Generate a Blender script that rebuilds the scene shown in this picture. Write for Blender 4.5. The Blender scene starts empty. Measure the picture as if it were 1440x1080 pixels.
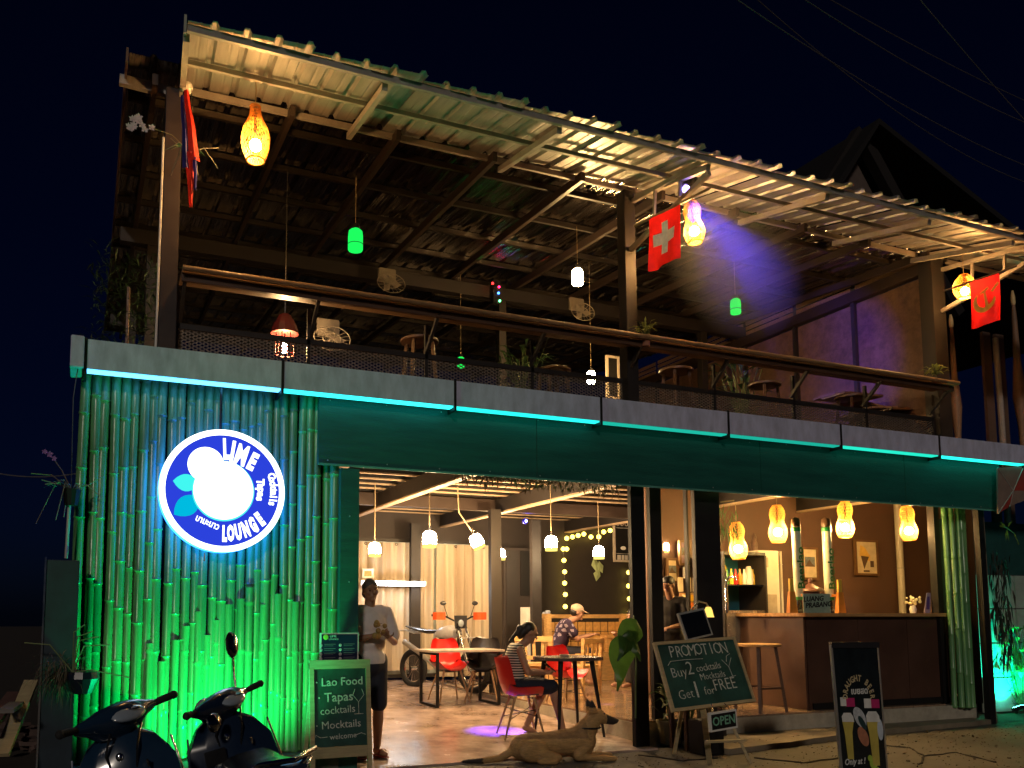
import bpy, bmesh, math, random
from math import pi, sin, cos, radians
from mathutils import Vector, Matrix
random.seed(7)
R = random.random
def U(a, b): return a + (b - a) * random.random()
scene = bpy.context.scene
C = scene.collection
V = Vector

# ---------------------------------------------------------------- camera, world, street fill, exposure
F_, PX, PY, EYE = 1200.0, 610.0, 748.0, 1.4
YAW = radians(22.4); PIT = math.atan((865 - 748) / F_)
RIGHT = V((cos(YAW), -sin(YAW), 0))
FWD = V((sin(YAW) * cos(PIT), cos(YAW) * cos(PIT), sin(PIT)))
UPV = RIGHT.cross(FWD)
cam_d = bpy.data.cameras.new('camera'); cam = bpy.data.objects.new('camera', cam_d); C.objects.link(cam)
cam_d.sensor_width = 36; cam_d.lens = F_ / 1440 * 36
cam_d.shift_x = (720 - PX) / 1440; cam_d.shift_y = (PY - 540) / 1440
cam_d.clip_start = 0.05; cam_d.clip_end = 900
m = Matrix((RIGHT, UPV, -FWD)).transposed().to_4x4(); m.translation = (0, 0, EYE); cam.matrix_world = m
scene.camera = cam
w = bpy.data.worlds.new("World"); scene.world = w; w.use_nodes = True
wn = w.node_tree.nodes; wl = w.node_tree.links
bg = wn['Background']
sky = wn.new('ShaderNodeTexSky'); sky.sky_type = 'NISHITA'; sky.sun_disc = False
sky.sun_elevation = radians(12); sky.sun_rotation = radians(200)
tint = wn.new('ShaderNodeMixRGB'); tint.blend_type = 'MULTIPLY'; tint.inputs[0].default_value = 1
tint.inputs[2].default_value = (0.10, 0.22, 1.0, 1)
wl.new(sky.outputs[0], tint.inputs[1]); wl.new(tint.outputs[0], bg.inputs[0]); bg.inputs[1].default_value = 0.0018
street_fill_d = bpy.data.lights.new('street_fill', 'SUN'); street_fill_d.energy = 0.5; street_fill_d.angle = radians(4); street_fill_d.color = (1.0, 0.86, 0.72)  # weak warm fill added in place of an unseen street light
street_fill_ob = bpy.data.objects.new('street_fill', street_fill_d); C.objects.link(street_fill_ob)
street_fill_ob.rotation_euler = V((0.45, 1.0, -0.42)).to_track_quat('-Z', 'Y').to_euler()
vs = scene.view_settings; vs.view_transform = 'Standard'; vs.look = 'None'; vs.exposure = 0; vs.gamma = 1
scene.cycles.use_denoising = True
scene.cycles.max_bounces = 6; scene.cycles.sample_clamp_indirect = 6.0
scene.cycles.caustics_reflective = False; scene.cycles.caustics_refractive = False
scene.cycles.transparent_max_bounces = 12

# ---------------------------------------------------------------- photo measuring helpers (real depths)
def ray(u, v):
    return FWD + RIGHT * ((u - PX) / F_) - UPV * ((v - PY) / F_)
def P(u, v, Y):
    d = ray(u, v); t = Y / d.y; return V((d.x * t, Y, EYE + d.z * t))
def G(u, v, z=0.0):
    d = ray(u, v); t = (z - EYE) / d.z; return V((d.x * t, d.y * t, z))
def fz(y): return 0.02 + max(0, min(6.6, y - 7.6)) * 0.04
def GF(u, v):
    z = 0.1
    for k in range(8): p = G(u, v, z); z = fz(p.y)
    return p
def S(Y, u=700):                                   # metres per photo pixel at depth Y near column u
    return Y / ray(u, 865).y / F_ 

# ---------------------------------------------------------------- materials
MATS = {}
def mat(name, col, rough=0.6, metal=0.0, var=0.25, scale=6.0, bump=0.0, bscale=40.0, emit=None, es=0.0,
        trans=0.0, stretch=None, spec=0.5, coat=0.0, col2=None, thr=None):
    if name in MATS: return MATS[name]
    mt = bpy.data.materials.new(name); mt.use_nodes = True
    n = mt.node_tree.nodes; l = mt.node_tree.links; b = n['Principled BSDF']
    b.inputs['Roughness'].default_value = rough; b.inputs['Metallic'].default_value = metal
    b.inputs['Specular IOR Level'].default_value = spec
    if coat: b.inputs['Coat Weight'].default_value = coat; b.inputs['Coat Roughness'].default_value = 0.1
    tc = n.new('ShaderNodeTexCoord'); mp = n.new('ShaderNodeMapping'); l.new(tc.outputs['Object'], mp.inputs[0])
    if stretch: mp.inputs['Scale'].default_value = stretch
    ns = n.new('ShaderNodeTexNoise'); ns.inputs['Scale'].default_value = scale; ns.inputs['Detail'].default_value = 8
    ns.inputs['Roughness'].default_value = 0.65
    l.new(mp.outputs[0], ns.inputs[0])
    rp = n.new('ShaderNodeValToRGB'); c2 = col2 or tuple(c * (1 - var) for c in col)
    t0, t1 = thr or (0.3, 0.7)
    rp.color_ramp.elements[0].position = t0; rp.color_ramp.elements[1].position = t1
    rp.color_ramp.elements[0].color = (*c2, 1); rp.color_ramp.elements[1].color = (*(min(1, c * (1 + (0 if col2 else var * .6))) for c in col), 1)
    l.new(ns.outputs[0], rp.inputs[0]); l.new(rp.outputs[0], b.inputs['Base Color'])
    mr = n.new('ShaderNodeMapRange'); mr.inputs[3].default_value = max(0.02, rough - 0.12); mr.inputs[4].default_value = min(1, rough + 0.12)
    l.new(ns.outputs[0], mr.inputs[0]); l.new(mr.outputs[0], b.inputs['Roughness'])
    if bump:
        n2 = n.new('ShaderNodeTexNoise'); n2.inputs['Scale'].default_value = bscale; n2.inputs['Detail'].default_value = 4
        l.new(mp.outputs[0], n2.inputs[0])
        bp = n.new('ShaderNodeBump'); bp.inputs['Strength'].default_value = bump; bp.inputs['Distance'].default_value = 0.01
        l.new(n2.outputs[0], bp.inputs['Height']); l.new(bp.outputs[0], b.inputs['Normal'])
    if emit: b.inputs['Emission Color'].default_value = (*emit, 1); b.inputs['Emission Strength'].default_value = es
    if trans: b.inputs['Transmission Weight'].default_value = trans
    MATS[name] = mt; return mt
def glow(name, col, s):
    if name in MATS: return MATS[name]
    mt = bpy.data.materials.new(name); mt.use_nodes = True
    n = mt.node_tree.nodes; l = mt.node_tree.links; n.remove(n['Principled BSDF'])
    e = n.new('ShaderNodeEmission'); e.inputs[0].default_value = (*col, 1); e.inputs[1].default_value = s
    l.new(e.outputs[0], n['Material Output'].inputs[0]); MATS[name] = mt; return mt
def thin(name, col, fac=0.5, rough=0.6):                       # paper / cloth / leaf that lets light through
    if name in MATS: return MATS[name]
    mt = mat(name, col, rough, var=0.3, scale=12)
    n = mt.node_tree.nodes; l = mt.node_tree.links; b = n['Principled BSDF']
    t = n.new('ShaderNodeBsdfTranslucent'); t.inputs[0].default_value = (*col, 1)
    mx = n.new('ShaderNodeMixShader'); mx.inputs[0].default_value = fac
    l.new(b.outputs[0], mx.inputs[1]); l.new(t.outputs[0], mx.inputs[2]); l.new(mx.outputs[0], n['Material Output'].inputs[0])
    return mt

# ---------------------------------------------------------------- mesh builder
class MB:
    def __init__(s): s.v = []; s.f = []; s.mi = []; s.cur = 0
    def add(s, vs, fs):
        o = len(s.v); s.v += [V(p) for p in vs]
        for f in fs: s.f.append([i + o for i in f]); s.mi.append(s.cur)
        return s
    def box(s, c, d, rot=None, taper=1.0):
        c = V(c); hx, hy, hz = (q / 2 for q in d)
        pts = [V((x * (taper if z > 0 else 1), y * (taper if z > 0 else 1), z)) for z in (-hz, hz) for x, y in ((-hx, -hy), (hx, -hy), (hx, hy), (-hx, hy))]
        if rot is not None: pts = [rot @ p for p in pts]
        return s.add([p + c for p in pts], [(3, 2, 1, 0), (4, 5, 6, 7), (0, 1, 5, 4), (1, 2, 6, 5), (2, 3, 7, 6), (3, 0, 4, 7)])
    def bx(s, x0, x1, y0, y1, z0, z1): return s.box(((x0 + x1) / 2, (y0 + y1) / 2, (z0 + z1) / 2), (abs(x1 - x0), abs(y1 - y0), abs(z1 - z0)))
    def bar(s, a, b, wd, ht, up=V((0, 0, 1))):                  # rectangular bar between two points
        a, b = V(a), V(b); t = (b - a); L = t.length; t.normalize(); x = t.cross(up)
        if x.length < 1e-4: x = V((1, 0, 0))
        x.normalize(); z = x.cross(t)
        r = Matrix((x, t, z)).transposed(); return s.box((a + b) / 2, (wd, L, ht), r)
    def tube(s, pts, rs, n=8, cap=True):
        pts = [V(p) for p in pts]
        if not hasattr(rs, '__len__'): rs = [rs] * len(pts)
        o = len(s.v); t = (pts[1] - pts[0]).normalized(); x = t.orthogonal().normalized()
        for i, p in enumerate(pts):
            if 0 < i < len(pts) - 1: t = ((pts[i + 1] - p).normalized() + (p - pts[i - 1]).normalized())
            elif i == len(pts) - 1: t = p - pts[i - 1]
            if t.length < 1e-9: t = V((0, 0, 1))
            t = t.normalized(); x = (x - t * x.dot(t)).normalized(); y = t.cross(x)
            for k in range(n): a = 2 * pi * k / n; s.v.append(p + (x * cos(a) + y * sin(a)) * rs[i])
        for i in range(len(pts) - 1):
            for k in range(n):
                a = o + i * n + k; b = o + i * n + (k + 1) % n; s.f.append([a, b, b + n, a + n]); s.mi.append(s.cur)
        if cap:
            s.f.append([o + k for k in range(n)][::-1]); s.mi.append(s.cur)
            e = o + (len(pts) - 1) * n; s.f.append([e + k for k in range(n)]); s.mi.append(s.cur)
        return s
    def lathe(s, prof, c=(0, 0, 0), n=16, cap=True, rot=None):   # prof: (radius, z)
        c = V(c); o = len(s.v)
        for r, z in prof:
            for k in range(n):
                a = 2 * pi * k / n; p = V((r * cos(a), r * sin(a), z)); s.v.append(c + (rot @ p if rot else p))
        for i in range(len(prof) - 1):
            for k in range(n):
                a = o + i * n + k; b = o + i * n + (k + 1) % n; s.f.append([a, b, b + n, a + n]); s.mi.append(s.cur)
        if cap:
            s.f.append([o + k for k in range(n)][::-1]); s.mi.append(s.cur)
            e = o + (len(prof) - 1) * n; s.f.append([e + k for k in range(n)]); s.mi.append(s.cur)
        return s
    def ball(s, c, r, n=10, m=7, rot=None):
        r = V(r) if hasattr(r, '__len__') else V((r, r, r)); c = V(c); o = len(s.v)
        def q(p): p = V((p.x * r.x, p.y * r.y, p.z * r.z)); return c + (rot @ p if rot else p)
        s.v.append(q(V((0, 0, -1))))
        for i in range(1, m):
            ph = -pi / 2 + pi * i / m
            for k in range(n): a = 2 * pi * k / n; s.v.append(q(V((cos(ph) * cos(a), cos(ph) * sin(a), sin(ph)))))
        s.v.append(q(V((0, 0, 1)))); e = len(s.v) - 1
        for k in range(n): s.f.append([o, o + 1 + (k + 1) % n, o + 1 + k]); s.mi.append(s.cur)
        for i in range(m - 2):
            for k in range(n):
                a = o + 1 + i * n + k; b = o + 1 + i * n + (k + 1) % n; s.f.append([a, b, b + n, a + n]); s.mi.append(s.cur)
        j = o + 1 + (m - 2) * n
        for k in range(n): s.f.append([j + k, j + (k + 1) % n, e]); s.mi.append(s.cur)
        return s
    def torus(s, c, Rr, r, axis='x', n=24, m=8, a0=0, a1=2 * pi):
        pts = []; full = abs(a1 - a0 - 2 * pi) < 1e-3
        for k in range(n + 1):
            a = a0 + (a1 - a0) * k / n
            d = {'x': V((0, cos(a), sin(a))), 'y': V((cos(a), 0, sin(a))), 'z': V((cos(a), sin(a), 0))}[axis]
            pts.append(V(c) + d * Rr)
        o = len(s.v); ax = {'x': V((1, 0, 0)), 'y': V((0, 1, 0)), 'z': V((0, 0, 1))}[axis]
        for p in pts:
            d = (p - V(c)).normalized()
            for j in range(m): a = 2 * pi * j / m; s.v.append(p + (d * cos(a) + ax * sin(a)) * r)
        for i in range(n):
            for j in range(m): a = o + i * m + j; b = o + i * m + (j + 1) % m; s.f.append([a, b, b + m, a + m]); s.mi.append(s.cur)
        return s
    def loft(s, rings, cap=True):
        n = len(rings[0]); o = len(s.v)
        for r in rings: s.v += [V(p) for p in r]
        for i in range(len(rings) - 1):
            for k in range(n): a = o + i * n + k; b = o + i * n + (k + 1) % n; s.f.append([a, b, b + n, a + n]); s.mi.append(s.cur)
        if cap:
            s.f.append([o + k for k in range(n)][::-1]); s.mi.append(s.cur); e = o + (len(rings) - 1) * n; s.f.append([e + k for k in range(n)]); s.mi.append(s.cur)
        return s
    def prism(s, poly, a, b, axis='y'):                         # poly in the plane across axis, from a to b
        n = len(poly)
        def q(p, t): return {'y': V((p[0], t, p[1])), 'x': V((t, p[0], p[1])), 'z': V((p[0], p[1], t))}[axis]
        return s.add([q(p, a) for p in poly] + [q(p, b) for p in poly],
                     [list(range(n))[::-1], list(range(n, 2 * n))] + [[i, (i + 1) % n, n + (i + 1) % n, n + i] for i in range(n)])
    def leaf(s, p, d, L, Wd, nrm=None, fold=0.15, droop=0.3):
        p = V(p); d = V(d).normalized(); side = d.cross(nrm or V((0, 0, 1)))
        if side.length < 1e-3: side = V((1, 0, 0))
        side.normalize(); up = side.cross(d)
        mid = p + d * L * .5 + up * L * .06; tip = p + d * L - V((0, 0, L * droop))
        a = mid + side * Wd / 2 + up * Wd * fold; b = mid - side * Wd / 2 + up * Wd * fold
        return s.add([p, a, tip, b, mid], [(0, 1, 4), (1, 2, 4), (2, 3, 4), (3, 0, 4)])
    def build(s, name, mats, parent=None, smooth=False, world=False, label=None, kind=None, bevel=0):
        me = bpy.data.meshes.new(name); off = parent.location if (world and parent) else V((0, 0, 0))
        me.from_pydata([tuple(p - off) for p in s.v], [], s.f)
        ml = mats if isinstance(mats, (list, tuple)) else [mats]
        for q in ml: me.materials.append(q)
        if len(ml) > 1: me.polygons.foreach_set('material_index', s.mi)
        if smooth: me.polygons.foreach_set('use_smooth', [True] * len(me.polygons))
        me.update()
        o = bpy.data.objects.new(name, me); C.objects.link(o)
        if parent: o.parent = parent
        if smooth:
            try: me.set_sharp_from_angle(angle=radians(50))
            except Exception: pass
        if bevel:
            bm = bmesh.new(); bm.from_mesh(me); bmesh.ops.bevel(bm, geom=bm.edges[:], offset=bevel, segments=2, affect='EDGES', clamp_overlap=True); bm.to_mesh(me); bm.free()
        if label: o['label'] = label
        if kind: o['kind'] = kind
        return o
def tag(o, label=None, cat=None, group=None, kind=None):
    if label: o['label'] = label
    if cat: o['category'] = cat
    if group: o['group'] = group
    if kind: o['kind'] = kind
    return o
def thing(name, loc, label, cat, group=None, rz=0.0):
    o = bpy.data.objects.new(name, None); C.objects.link(o); o.location = loc; o.rotation_euler = (0, 0, rz); o.empty_display_size = 0.1
    return tag(o, label, cat, group)
def kids(o): return [c for c in bpy.data.objects if c.parent == o]
def copy_tree(o, loc=None, rz=None, label=None, parent=None):
    c = o.copy(); C.objects.link(c)
    if parent: c.parent = parent
    for ch in kids(o):
        if ch is not c: copy_tree(ch, parent=c)
    if loc is not None: c.location = loc
    if rz is not None: c.rotation_euler = (0, 0, rz)
    if label: c['label'] = label
    return c
def rep(o, parent, loc, rot=None, scale=None):                  # alike piece sharing mesh data
    c = bpy.data.objects.new(o.name.split('.')[0], o.data); C.objects.link(c); c.parent = parent; c.location = loc
    if rot: c.rotation_euler = rot
    if scale: c.scale = scale
    return c
def text(s_, size, mt, parent, loc, rot=(pi / 2, 0, 0), sx=1.0, bold=0.0, ext=0.001, align='CENTER', shear=0.0, name='lettering', scale3=None):
    cu = bpy.data.curves.new('t', 'FONT'); cu.body = s_; cu.size = size; cu.align_x = align; cu.align_y = 'CENTER'
    cu.offset = bold; cu.extrude = ext; cu.shear = shear; cu.resolution_u = 2
    t = bpy.data.objects.new('t', cu); C.objects.link(t); dg = bpy.context.evaluated_depsgraph_get(); dg.update()
    me = bpy.data.meshes.new_from_object(t.evaluated_get(dg)); C.objects.unlink(t); bpy.data.objects.remove(t); bpy.data.curves.remove(cu)
    me.name = name; me.materials.clear(); me.materials.append(mt)
    o = bpy.data.objects.new(name, me); C.objects.link(o); o.parent = parent; o.location = loc; o.rotation_euler = rot; o.scale = scale3 or (sx, 1, 1)
    return o
def remeshed(mb, name, mats, parent, vox=0.012, it=4, paint=None, label=None):
    me = bpy.data.meshes.new('tmp'); me.from_pydata([tuple(p) for p in mb.v], [], mb.f)
    o = bpy.data.objects.new('tmp', me); C.objects.link(o)
    r = o.modifiers.new('r', 'REMESH'); r.mode = 'VOXEL'; r.voxel_size = vox
    if it: q = o.modifiers.new('s', 'SMOOTH'); q.iterations = it; q.factor = 0.5
    dg = bpy.context.evaluated_depsgraph_get(); dg.update()
    m2 = bpy.data.meshes.new_from_object(o.evaluated_get(dg)); m2.name = name
    C.objects.unlink(o); bpy.data.objects.remove(o); bpy.data.meshes.remove(me)
    ml = mats if isinstance(mats, (list, tuple)) else [mats]
    m2.materials.clear()
    for q in ml: m2.materials.append(q)
    m2.polygons.foreach_set('use_smooth', [True] * len(m2.polygons))
    if paint:
        for p in m2.polygons: p.material_index = paint(p.center)
    o = bpy.data.objects.new(name, m2); C.objects.link(o); o.parent = parent
    if label: o['label'] = label
    return o
def cap(mb, a, b, r0, r1, n=12):
    a, b = V(a), V(b); mb.tube([a, b], [r0, r1], n); mb.ball(a, r0, n, 8); mb.ball(b, r1, n, 8); return mb

# materials used in many places
dark_steel = mat('dark_steel', (0.022, 0.018, 0.017), 0.5, 0.1, bump=.1)
beam_brown = mat('brown_painted_steel', (0.038, 0.024, 0.019), 0.45, 0.1, bump=.05)
galv = mat('corrugated_zinc', (0.50, 0.47, 0.43), 0.42, 0.55, var=.35, scale=1.5, bump=.25, bscale=5, stretch=(6, .5, 1))
galv_in = mat('weathered_zinc_underside', (0.55, 0.50, 0.46), 0.13, 1.0, var=.8, scale=1.3, bump=1.0, bscale=1.5, stretch=(9, .4, 1))
[q for q in galv_in.node_tree.nodes if q.type == 'BUMP'][0].inputs['Distance'].default_value = 0.035
angle_steel = mat('painted_angle_steel', (0.36, 0.32, 0.28), 0.5, 0.2, bump=.05)
wood = mat('warm_wood', (0.50, 0.27, 0.10), 0.45, var=.35, scale=3, stretch=(2, 12, 12), bump=.15)
darkwood = mat('dark_wood', (0.09, 0.045, 0.025), 0.4, var=.4, scale=3, stretch=(1, 12, 12), bump=.15)
black_paint = mat('black_paint', (0.010, 0.009, 0.009), 0.55, spec=.3)
black_plastic = mat('black_plastic', (0.015, 0.015, 0.018), 0.28, coat=.5)
rubber = mat('rubber', (0.015, 0.015, 0.015), 0.8)
chrome = mat('chrome', (0.7, 0.7, 0.7), 0.15, 1.0, var=.05)
white_paint = mat('white_paint', (0.75, 0.73, 0.68), 0.4, var=.1)
pendant_glow = glow('lit_bulb_warm', (1.0, 0.50, 0.15), 880)
shade_glow = glow('lit_shade_warm', (1.0, 0.66, 0.33), 330)
leafm = thin('leaf_green', (0.07, 0.16, 0.035), .35, .45)
leafd = thin('leaf_dark_green', (0.03, 0.07, 0.025), .25, .5)
dry = mat('dry_stems', (0.22, 0.17, 0.10), .8)
chalk = mat('chalk', (0.60, 0.64, 0.58), .95, var=.5, scale=90)
board_green = mat('chalkboard_green', (0.018, 0.075, 0.062), .55, var=.5, scale=5)
pine = mat('pale_pine', (0.45, 0.36, 0.20), .55, var=.25, scale=3, stretch=(2, 2, 14))
# ================================================================ SETTING
asphalt = mat('street_concrete', (0.085, 0.075, 0.062), .75, var=.45, scale=1.2, bump=.5, bscale=25)
g = MB(); g.bx(-60, 80, -30, 7.62, -0.6, 0.0); g.build('street', asphalt, kind='structure')
g = MB(); g.bx(-60, 80, 7.625, 120, -0.62, -0.02); g.build('ground', mat('bare_earth', (0.05, 0.04, 0.03), .95, bump=.6, bscale=12), kind='structure')
paving = mat('worn_cement', (0.21, 0.17, 0.115), .8, var=.45, scale=2.2, bump=.6, bscale=18)
e0, e1, e2 = G(985, 1068, 0), G(1245, 1033, 0), G(1425, 1012, 0)
g = MB(); pv = [(e0.x - .5, e0.y), (e0.x, e0.y), (e1.x, e1.y), (10.9, 7.62), (10.9, 7.95), (5.3, 7.95), (5.3, 7.3)]
random.seed(5)
edge = []
for a, b in ((V((e0.x, e0.y)), V((e1.x, e1.y))), (V((e1.x, e1.y)), V((10.9, 7.6)))):
    for k in range(14): q = a.lerp(b, k / 14); edge.append((q.x, q.y + U(-.02, .02)))
edge.append((10.9, 7.6))
g.prism([(6.0, 7.15)] + edge[2:] + [(10.9, 7.838), (6.0, 7.838)], 0.002, 0.06, 'z'); g.build('pavement', paving, kind='structure')
# cracks in the cement as thin raised seams of dirt
g = MB()
for path in ([(1240, 1048), (1280, 1052), (1300, 1063), (1345, 1058), (1400, 1072)], [(1300, 1063), (1290, 1078)], [(900, 1062), (960, 1070), (1010, 1066)], [(1060, 1066), (1130, 1073), (1180, 1066)]):
    pts = [G(*q, 0.004) for q in path]; fine = []
    for a, b in zip(pts, pts[1:]):
        for k in range(6): q = a.lerp(b, k / 6); fine.append(q + V((U(-.015, .015), U(-.015, .015), 0)))
    fine.append(pts[-1]); g.tube(fine, [U(.004, .012) for _ in fine], 5)
g.build('street_cracks', mat('crack_dirt', (0.02, 0.016, 0.012), .95), kind='structure')
# interior floor, a gently rising sheet of polished cement
fl = mat('polished_cement', (0.50, 0.37, 0.31), .24, var=.5, scale=2.2, bump=.35, bscale=5, col2=(0.24, 0.165, 0.13), thr=(.38, .60))
g = MB(); ys = [7.5, 7.6, 8.5, 9.5, 11, 12.5, 14.2, 18]
for a, b in zip(ys, ys[1:]):
    g.add([(1.9, a, fz(a)), (5.62, a, fz(a)), (5.62, b, fz(b)), (1.9, b, fz(b))], [(0, 1, 2, 3)])
g.add([(1.9, 7.5, -.1), (5.62, 7.5, -.1), (5.62, 7.5, fz(7.5)), (1.9, 7.5, fz(7.5))], [(0, 1, 2, 3)])
g.build('floor', fl, kind='structure')
# raised tiled platform
riser_m = mat('riser_render', (0.42, 0.38, 0.30), .6, var=.3, bump=.3)
g = MB(); g.prism([(5.62, 7.84), (11.0, 7.84), (13.3, 9.95), (13.3, 18), (5.62, 18)], -.1, .232, 'z'); pf = g.build('platform', riser_m, kind='structure')
tile_m = mat('glazed_floor_tile', (0.44, 0.30, 0.20), .15, var=.35, scale=5, bump=.08, bscale=6, col2=(0.17, 0.11, 0.075))
t = MB(); t.box((0, 0, 0), (.592, .592, .02)); tp = t.build('tile', tile_m, pf, bevel=.003); tp.location = (5.93, 8.15, .243)
for i in range(11):
    for j in range(11):
        if (i or j) and 5.93 + .6 * i < 10.7 + max(0, (.6 * j - .3)) : rep(tp, pf, (5.93 + .6 * i, 8.15 + .6 * j, .243 + U(-.001, .001)))

# ================================================================ BUILDING
B = thing('bar_building', (0, 7.6, 0), 'two storey open fronted bar building with corrugated zinc roof', 'building')
def part(name, m, g, **k): return g.build(name, m, B, world=True, **k)
# lower walls
wall_dark = mat('dark_painted_wall', (0.032, 0.024, 0.022), .7, var=.2, bump=.15)
wall_brown = mat('brown_painted_wall', (0.12, 0.062, 0.038), .65, var=.15, scale=1.5, bump=.12)
part('rear_wall', wall_dark, MB().bx(7.02, 12.4, 14.15, 14.3, .1, 3.3))
part('rear_wall', wall_dark, MB().bx(1.9, 4.33, 14.15, 14.3, .1, 3.3))
part('lintel', wall_dark, MB().bx(4.33, 7.02, 14.15, 14.3, 2.72, 3.3))
part('side_wall', wall_dark, MB().bx(2.05, 2.15, 7.7, 14.15, 0, 3.3))
part('bar_wall', wall_brown, MB().bx(7.35, 13.18, 9.95, 10.07, .24, 3.36))
part('bar_side_wall', wall_brown, MB().prism([(13.18, 9.95), (10.98, 7.85), (11.06, 7.80), (13.3, 9.95)], .24, 3.36, 'z'))
part('wall_moulding', mat('moulding_brown', (.05, .03, .02), .5), MB().bx(13.06, 13.12, 9.86, 9.945, .24, 3.36))
part('upper_floor', mat('ceiling_board_black', (0.008, .007, .007), .7, var=.3), MB().bx(2.0, 13.3, 7.85, 14.4, 3.37, 3.46))
part('upper_deck', darkwood, MB().bx(.1, 10.8, 7.5, 18.5, 3.461, 3.50))
# ceiling beams and joists; pale strips below put lamplight on the undersides into colour
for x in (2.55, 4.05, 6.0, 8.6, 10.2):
    part('ceiling_beam', dark_steel, MB().bx(x - .05, x + .05, 7.72, 14.15, 3.0, 3.2)); part('beam_lit_edge', mat('lit_edge_tan', (.42, .30, .19), .55), MB().bx(x - .055, x + .055, 7.74, 14.14, 2.975, 2.998))
jo = MB(); jo.bx(-4.7, 4.7, -.02, .02, -.03, .05); jo.cur = 1; jo.bx(-4.7, 4.7, -.02, .02, -.05, -.031); j0 = jo.build('ceiling_joist', [dark_steel, mat('lit_edge_tan', (.42, .30, .19), .55)], B); j0.location = (6.75, .6, 3.255)  # paler lower edge is lamplight painted in, the joist is one dark section
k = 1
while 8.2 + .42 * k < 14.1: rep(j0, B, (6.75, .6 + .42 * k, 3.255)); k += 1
part('cross_beam', beam_brown, MB().bx(2.2, 11.4, 11.9, 12.0, 3.02, 3.2))
# posts below:  (u centre, half width px, depth, top, base)
for u, hw, Y in ((583.5, 7, 13.9), (696, 8, 11.6), (753, 7, 12.6)):
    p = P(u, 800, Y); h = hw * S(Y, u); part('post', dark_steel, MB().bx(p.x - h, p.x + h, Y - .05, Y + .05, .05, 3.0))
for u0, u1, Y, zb in ((888, 907, 7.66, 0.0), (915, 931, 7.95, .24), (967, 969.5, 8.8, .25)):
    a, b = P(u0, 860, Y).x, P(u1, 860, Y).x; part('post', black_paint, MB().bx(a, b, Y - .03, Y + .03, zb, 3.35 if Y > 7.8 else 2.9))
a, b = P(976, 860, 7.72).x, P(1011, 860, 7.72).x
part('post', mat('black_pillar', (.014, .012, .012), .5, bump=.1), MB().bx(a, b, 7.66, 7.72, 0.07, 3.36))
part('post', mat('grey_stone_post', (.20, .15, .11), .8, bump=.5), MB().bx(11.005, 11.04, 7.62, 7.68, 0, 2.9))
part('post', black_paint, MB().bx(10.90, 11.0, 7.60, 7.68, 0.0, 2.9))
part('door_jamb', black_paint, MB().bx(10.52, 10.62, 7.95, 8.05, 0.25, 2.95))
# green jamb board of the opening
gp_m = mat('teal_painted_board', (0.011, 0.115, 0.088), .5, var=.3, scale=1.8, bump=.4, bscale=24, stretch=(.8, 1, 7), col2=(.008, .07, .058))
j = part('jamb_board', gp_m, MB().bx(2.155, 2.33, 7.45, 7.72, 0.0, 2.74))
for z in (.5, 1.1, 1.7, 2.3):
    q = MB().ball((2.24, 7.447, z), .008, 6, 4).build('screw', galv, j, world=False); q.location = (0, -7.6, 0)
# big teal fascia boards under the gutter
xs = [1.94, 4.2, 7.1, 9.4, 11.17]
for a, b in zip(xs, xs[1:]):
    part('fascia_board', gp_m, MB().bx(a + .002, b - .002, 7.46, 7.5, 2.765, 3.42), bevel=.003)
for i in range(34):
    x = 2.05 + i * .272
    for z in (2.80, 3.36): part('screw', galv, MB().ball((x + U(-.02, .02), 7.458, z + U(-.01, .01)), (.007, .004, .007), 6, 4)) if (i % 2 == 0) else None
part('fascia_trim', mat('pale_green_trim', (0.10, .30, .24), .4), MB().bx(1.94, 11.17, 7.452, 7.458, 2.755, 2.775))
# gutter: white steel box in segments with black straps
gut_m = mat('grey_white_gutter', (0.54, 0.56, 0.74), .4, var=.28, scale=3, bump=.15, bscale=6, stretch=(3, 1, 1))
us = [118, 397, 640, 845, 1023, 1180, 1317, 1437, 1560]
gx = [P(u, 560, 7.3).x for u in us]
part('gutter_end', gut_m, MB().bx(P(99, 500, 7.3).x, gx[0] - .012, 7.24, 7.6, 3.375, 3.635), bevel=.006)
for a, b in zip(gx, gx[1:]):
    g = MB(); g.bx(a + .012, b - .012, 7.30, 7.31, 3.385, 3.63); g.bx(a + .012, b - .012, 7.31, 7.40, 3.385, 3.395); g.bx(a + .012, b - .012, 7.58, 7.6, 3.52, 3.63); g.bx(a + .012, b - .012, 7.31, 7.58, 3.60, 3.61)
    part('gutter_panel', gut_m, g)
for x in gx: part('gutter_strap', black_paint, MB().bx(x - .011, x + .011, 7.29, 7.6, 3.34, 3.637))
# led strips along the gutter's underside (blue-cyan at left to cyan-green)
cols = [(.10, .55, 1.0), (.03, .85, .85), (.02, .9, .75), (.02, .75, .55), (.02, .75, .55), (.02, .85, .6), (.02, 1, .75), (.02, 1, .75)]
stren = [13, 9, 5.5, 2.3, 2.0, 3.6, 6.5, 7]
ledp = part('led_channel', black_paint, MB().bx(gx[0], gx[-1], 7.415, 7.455, 3.425, 3.44))
for i, (a, b) in enumerate(zip(gx, gx[1:])):
    part('led_strip', glow('led_strip_%d' % i, cols[i], stren[i] * .30), MB().bx(a + .015, b - .015, 7.313, 7.405, 3.372, 3.384))
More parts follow.
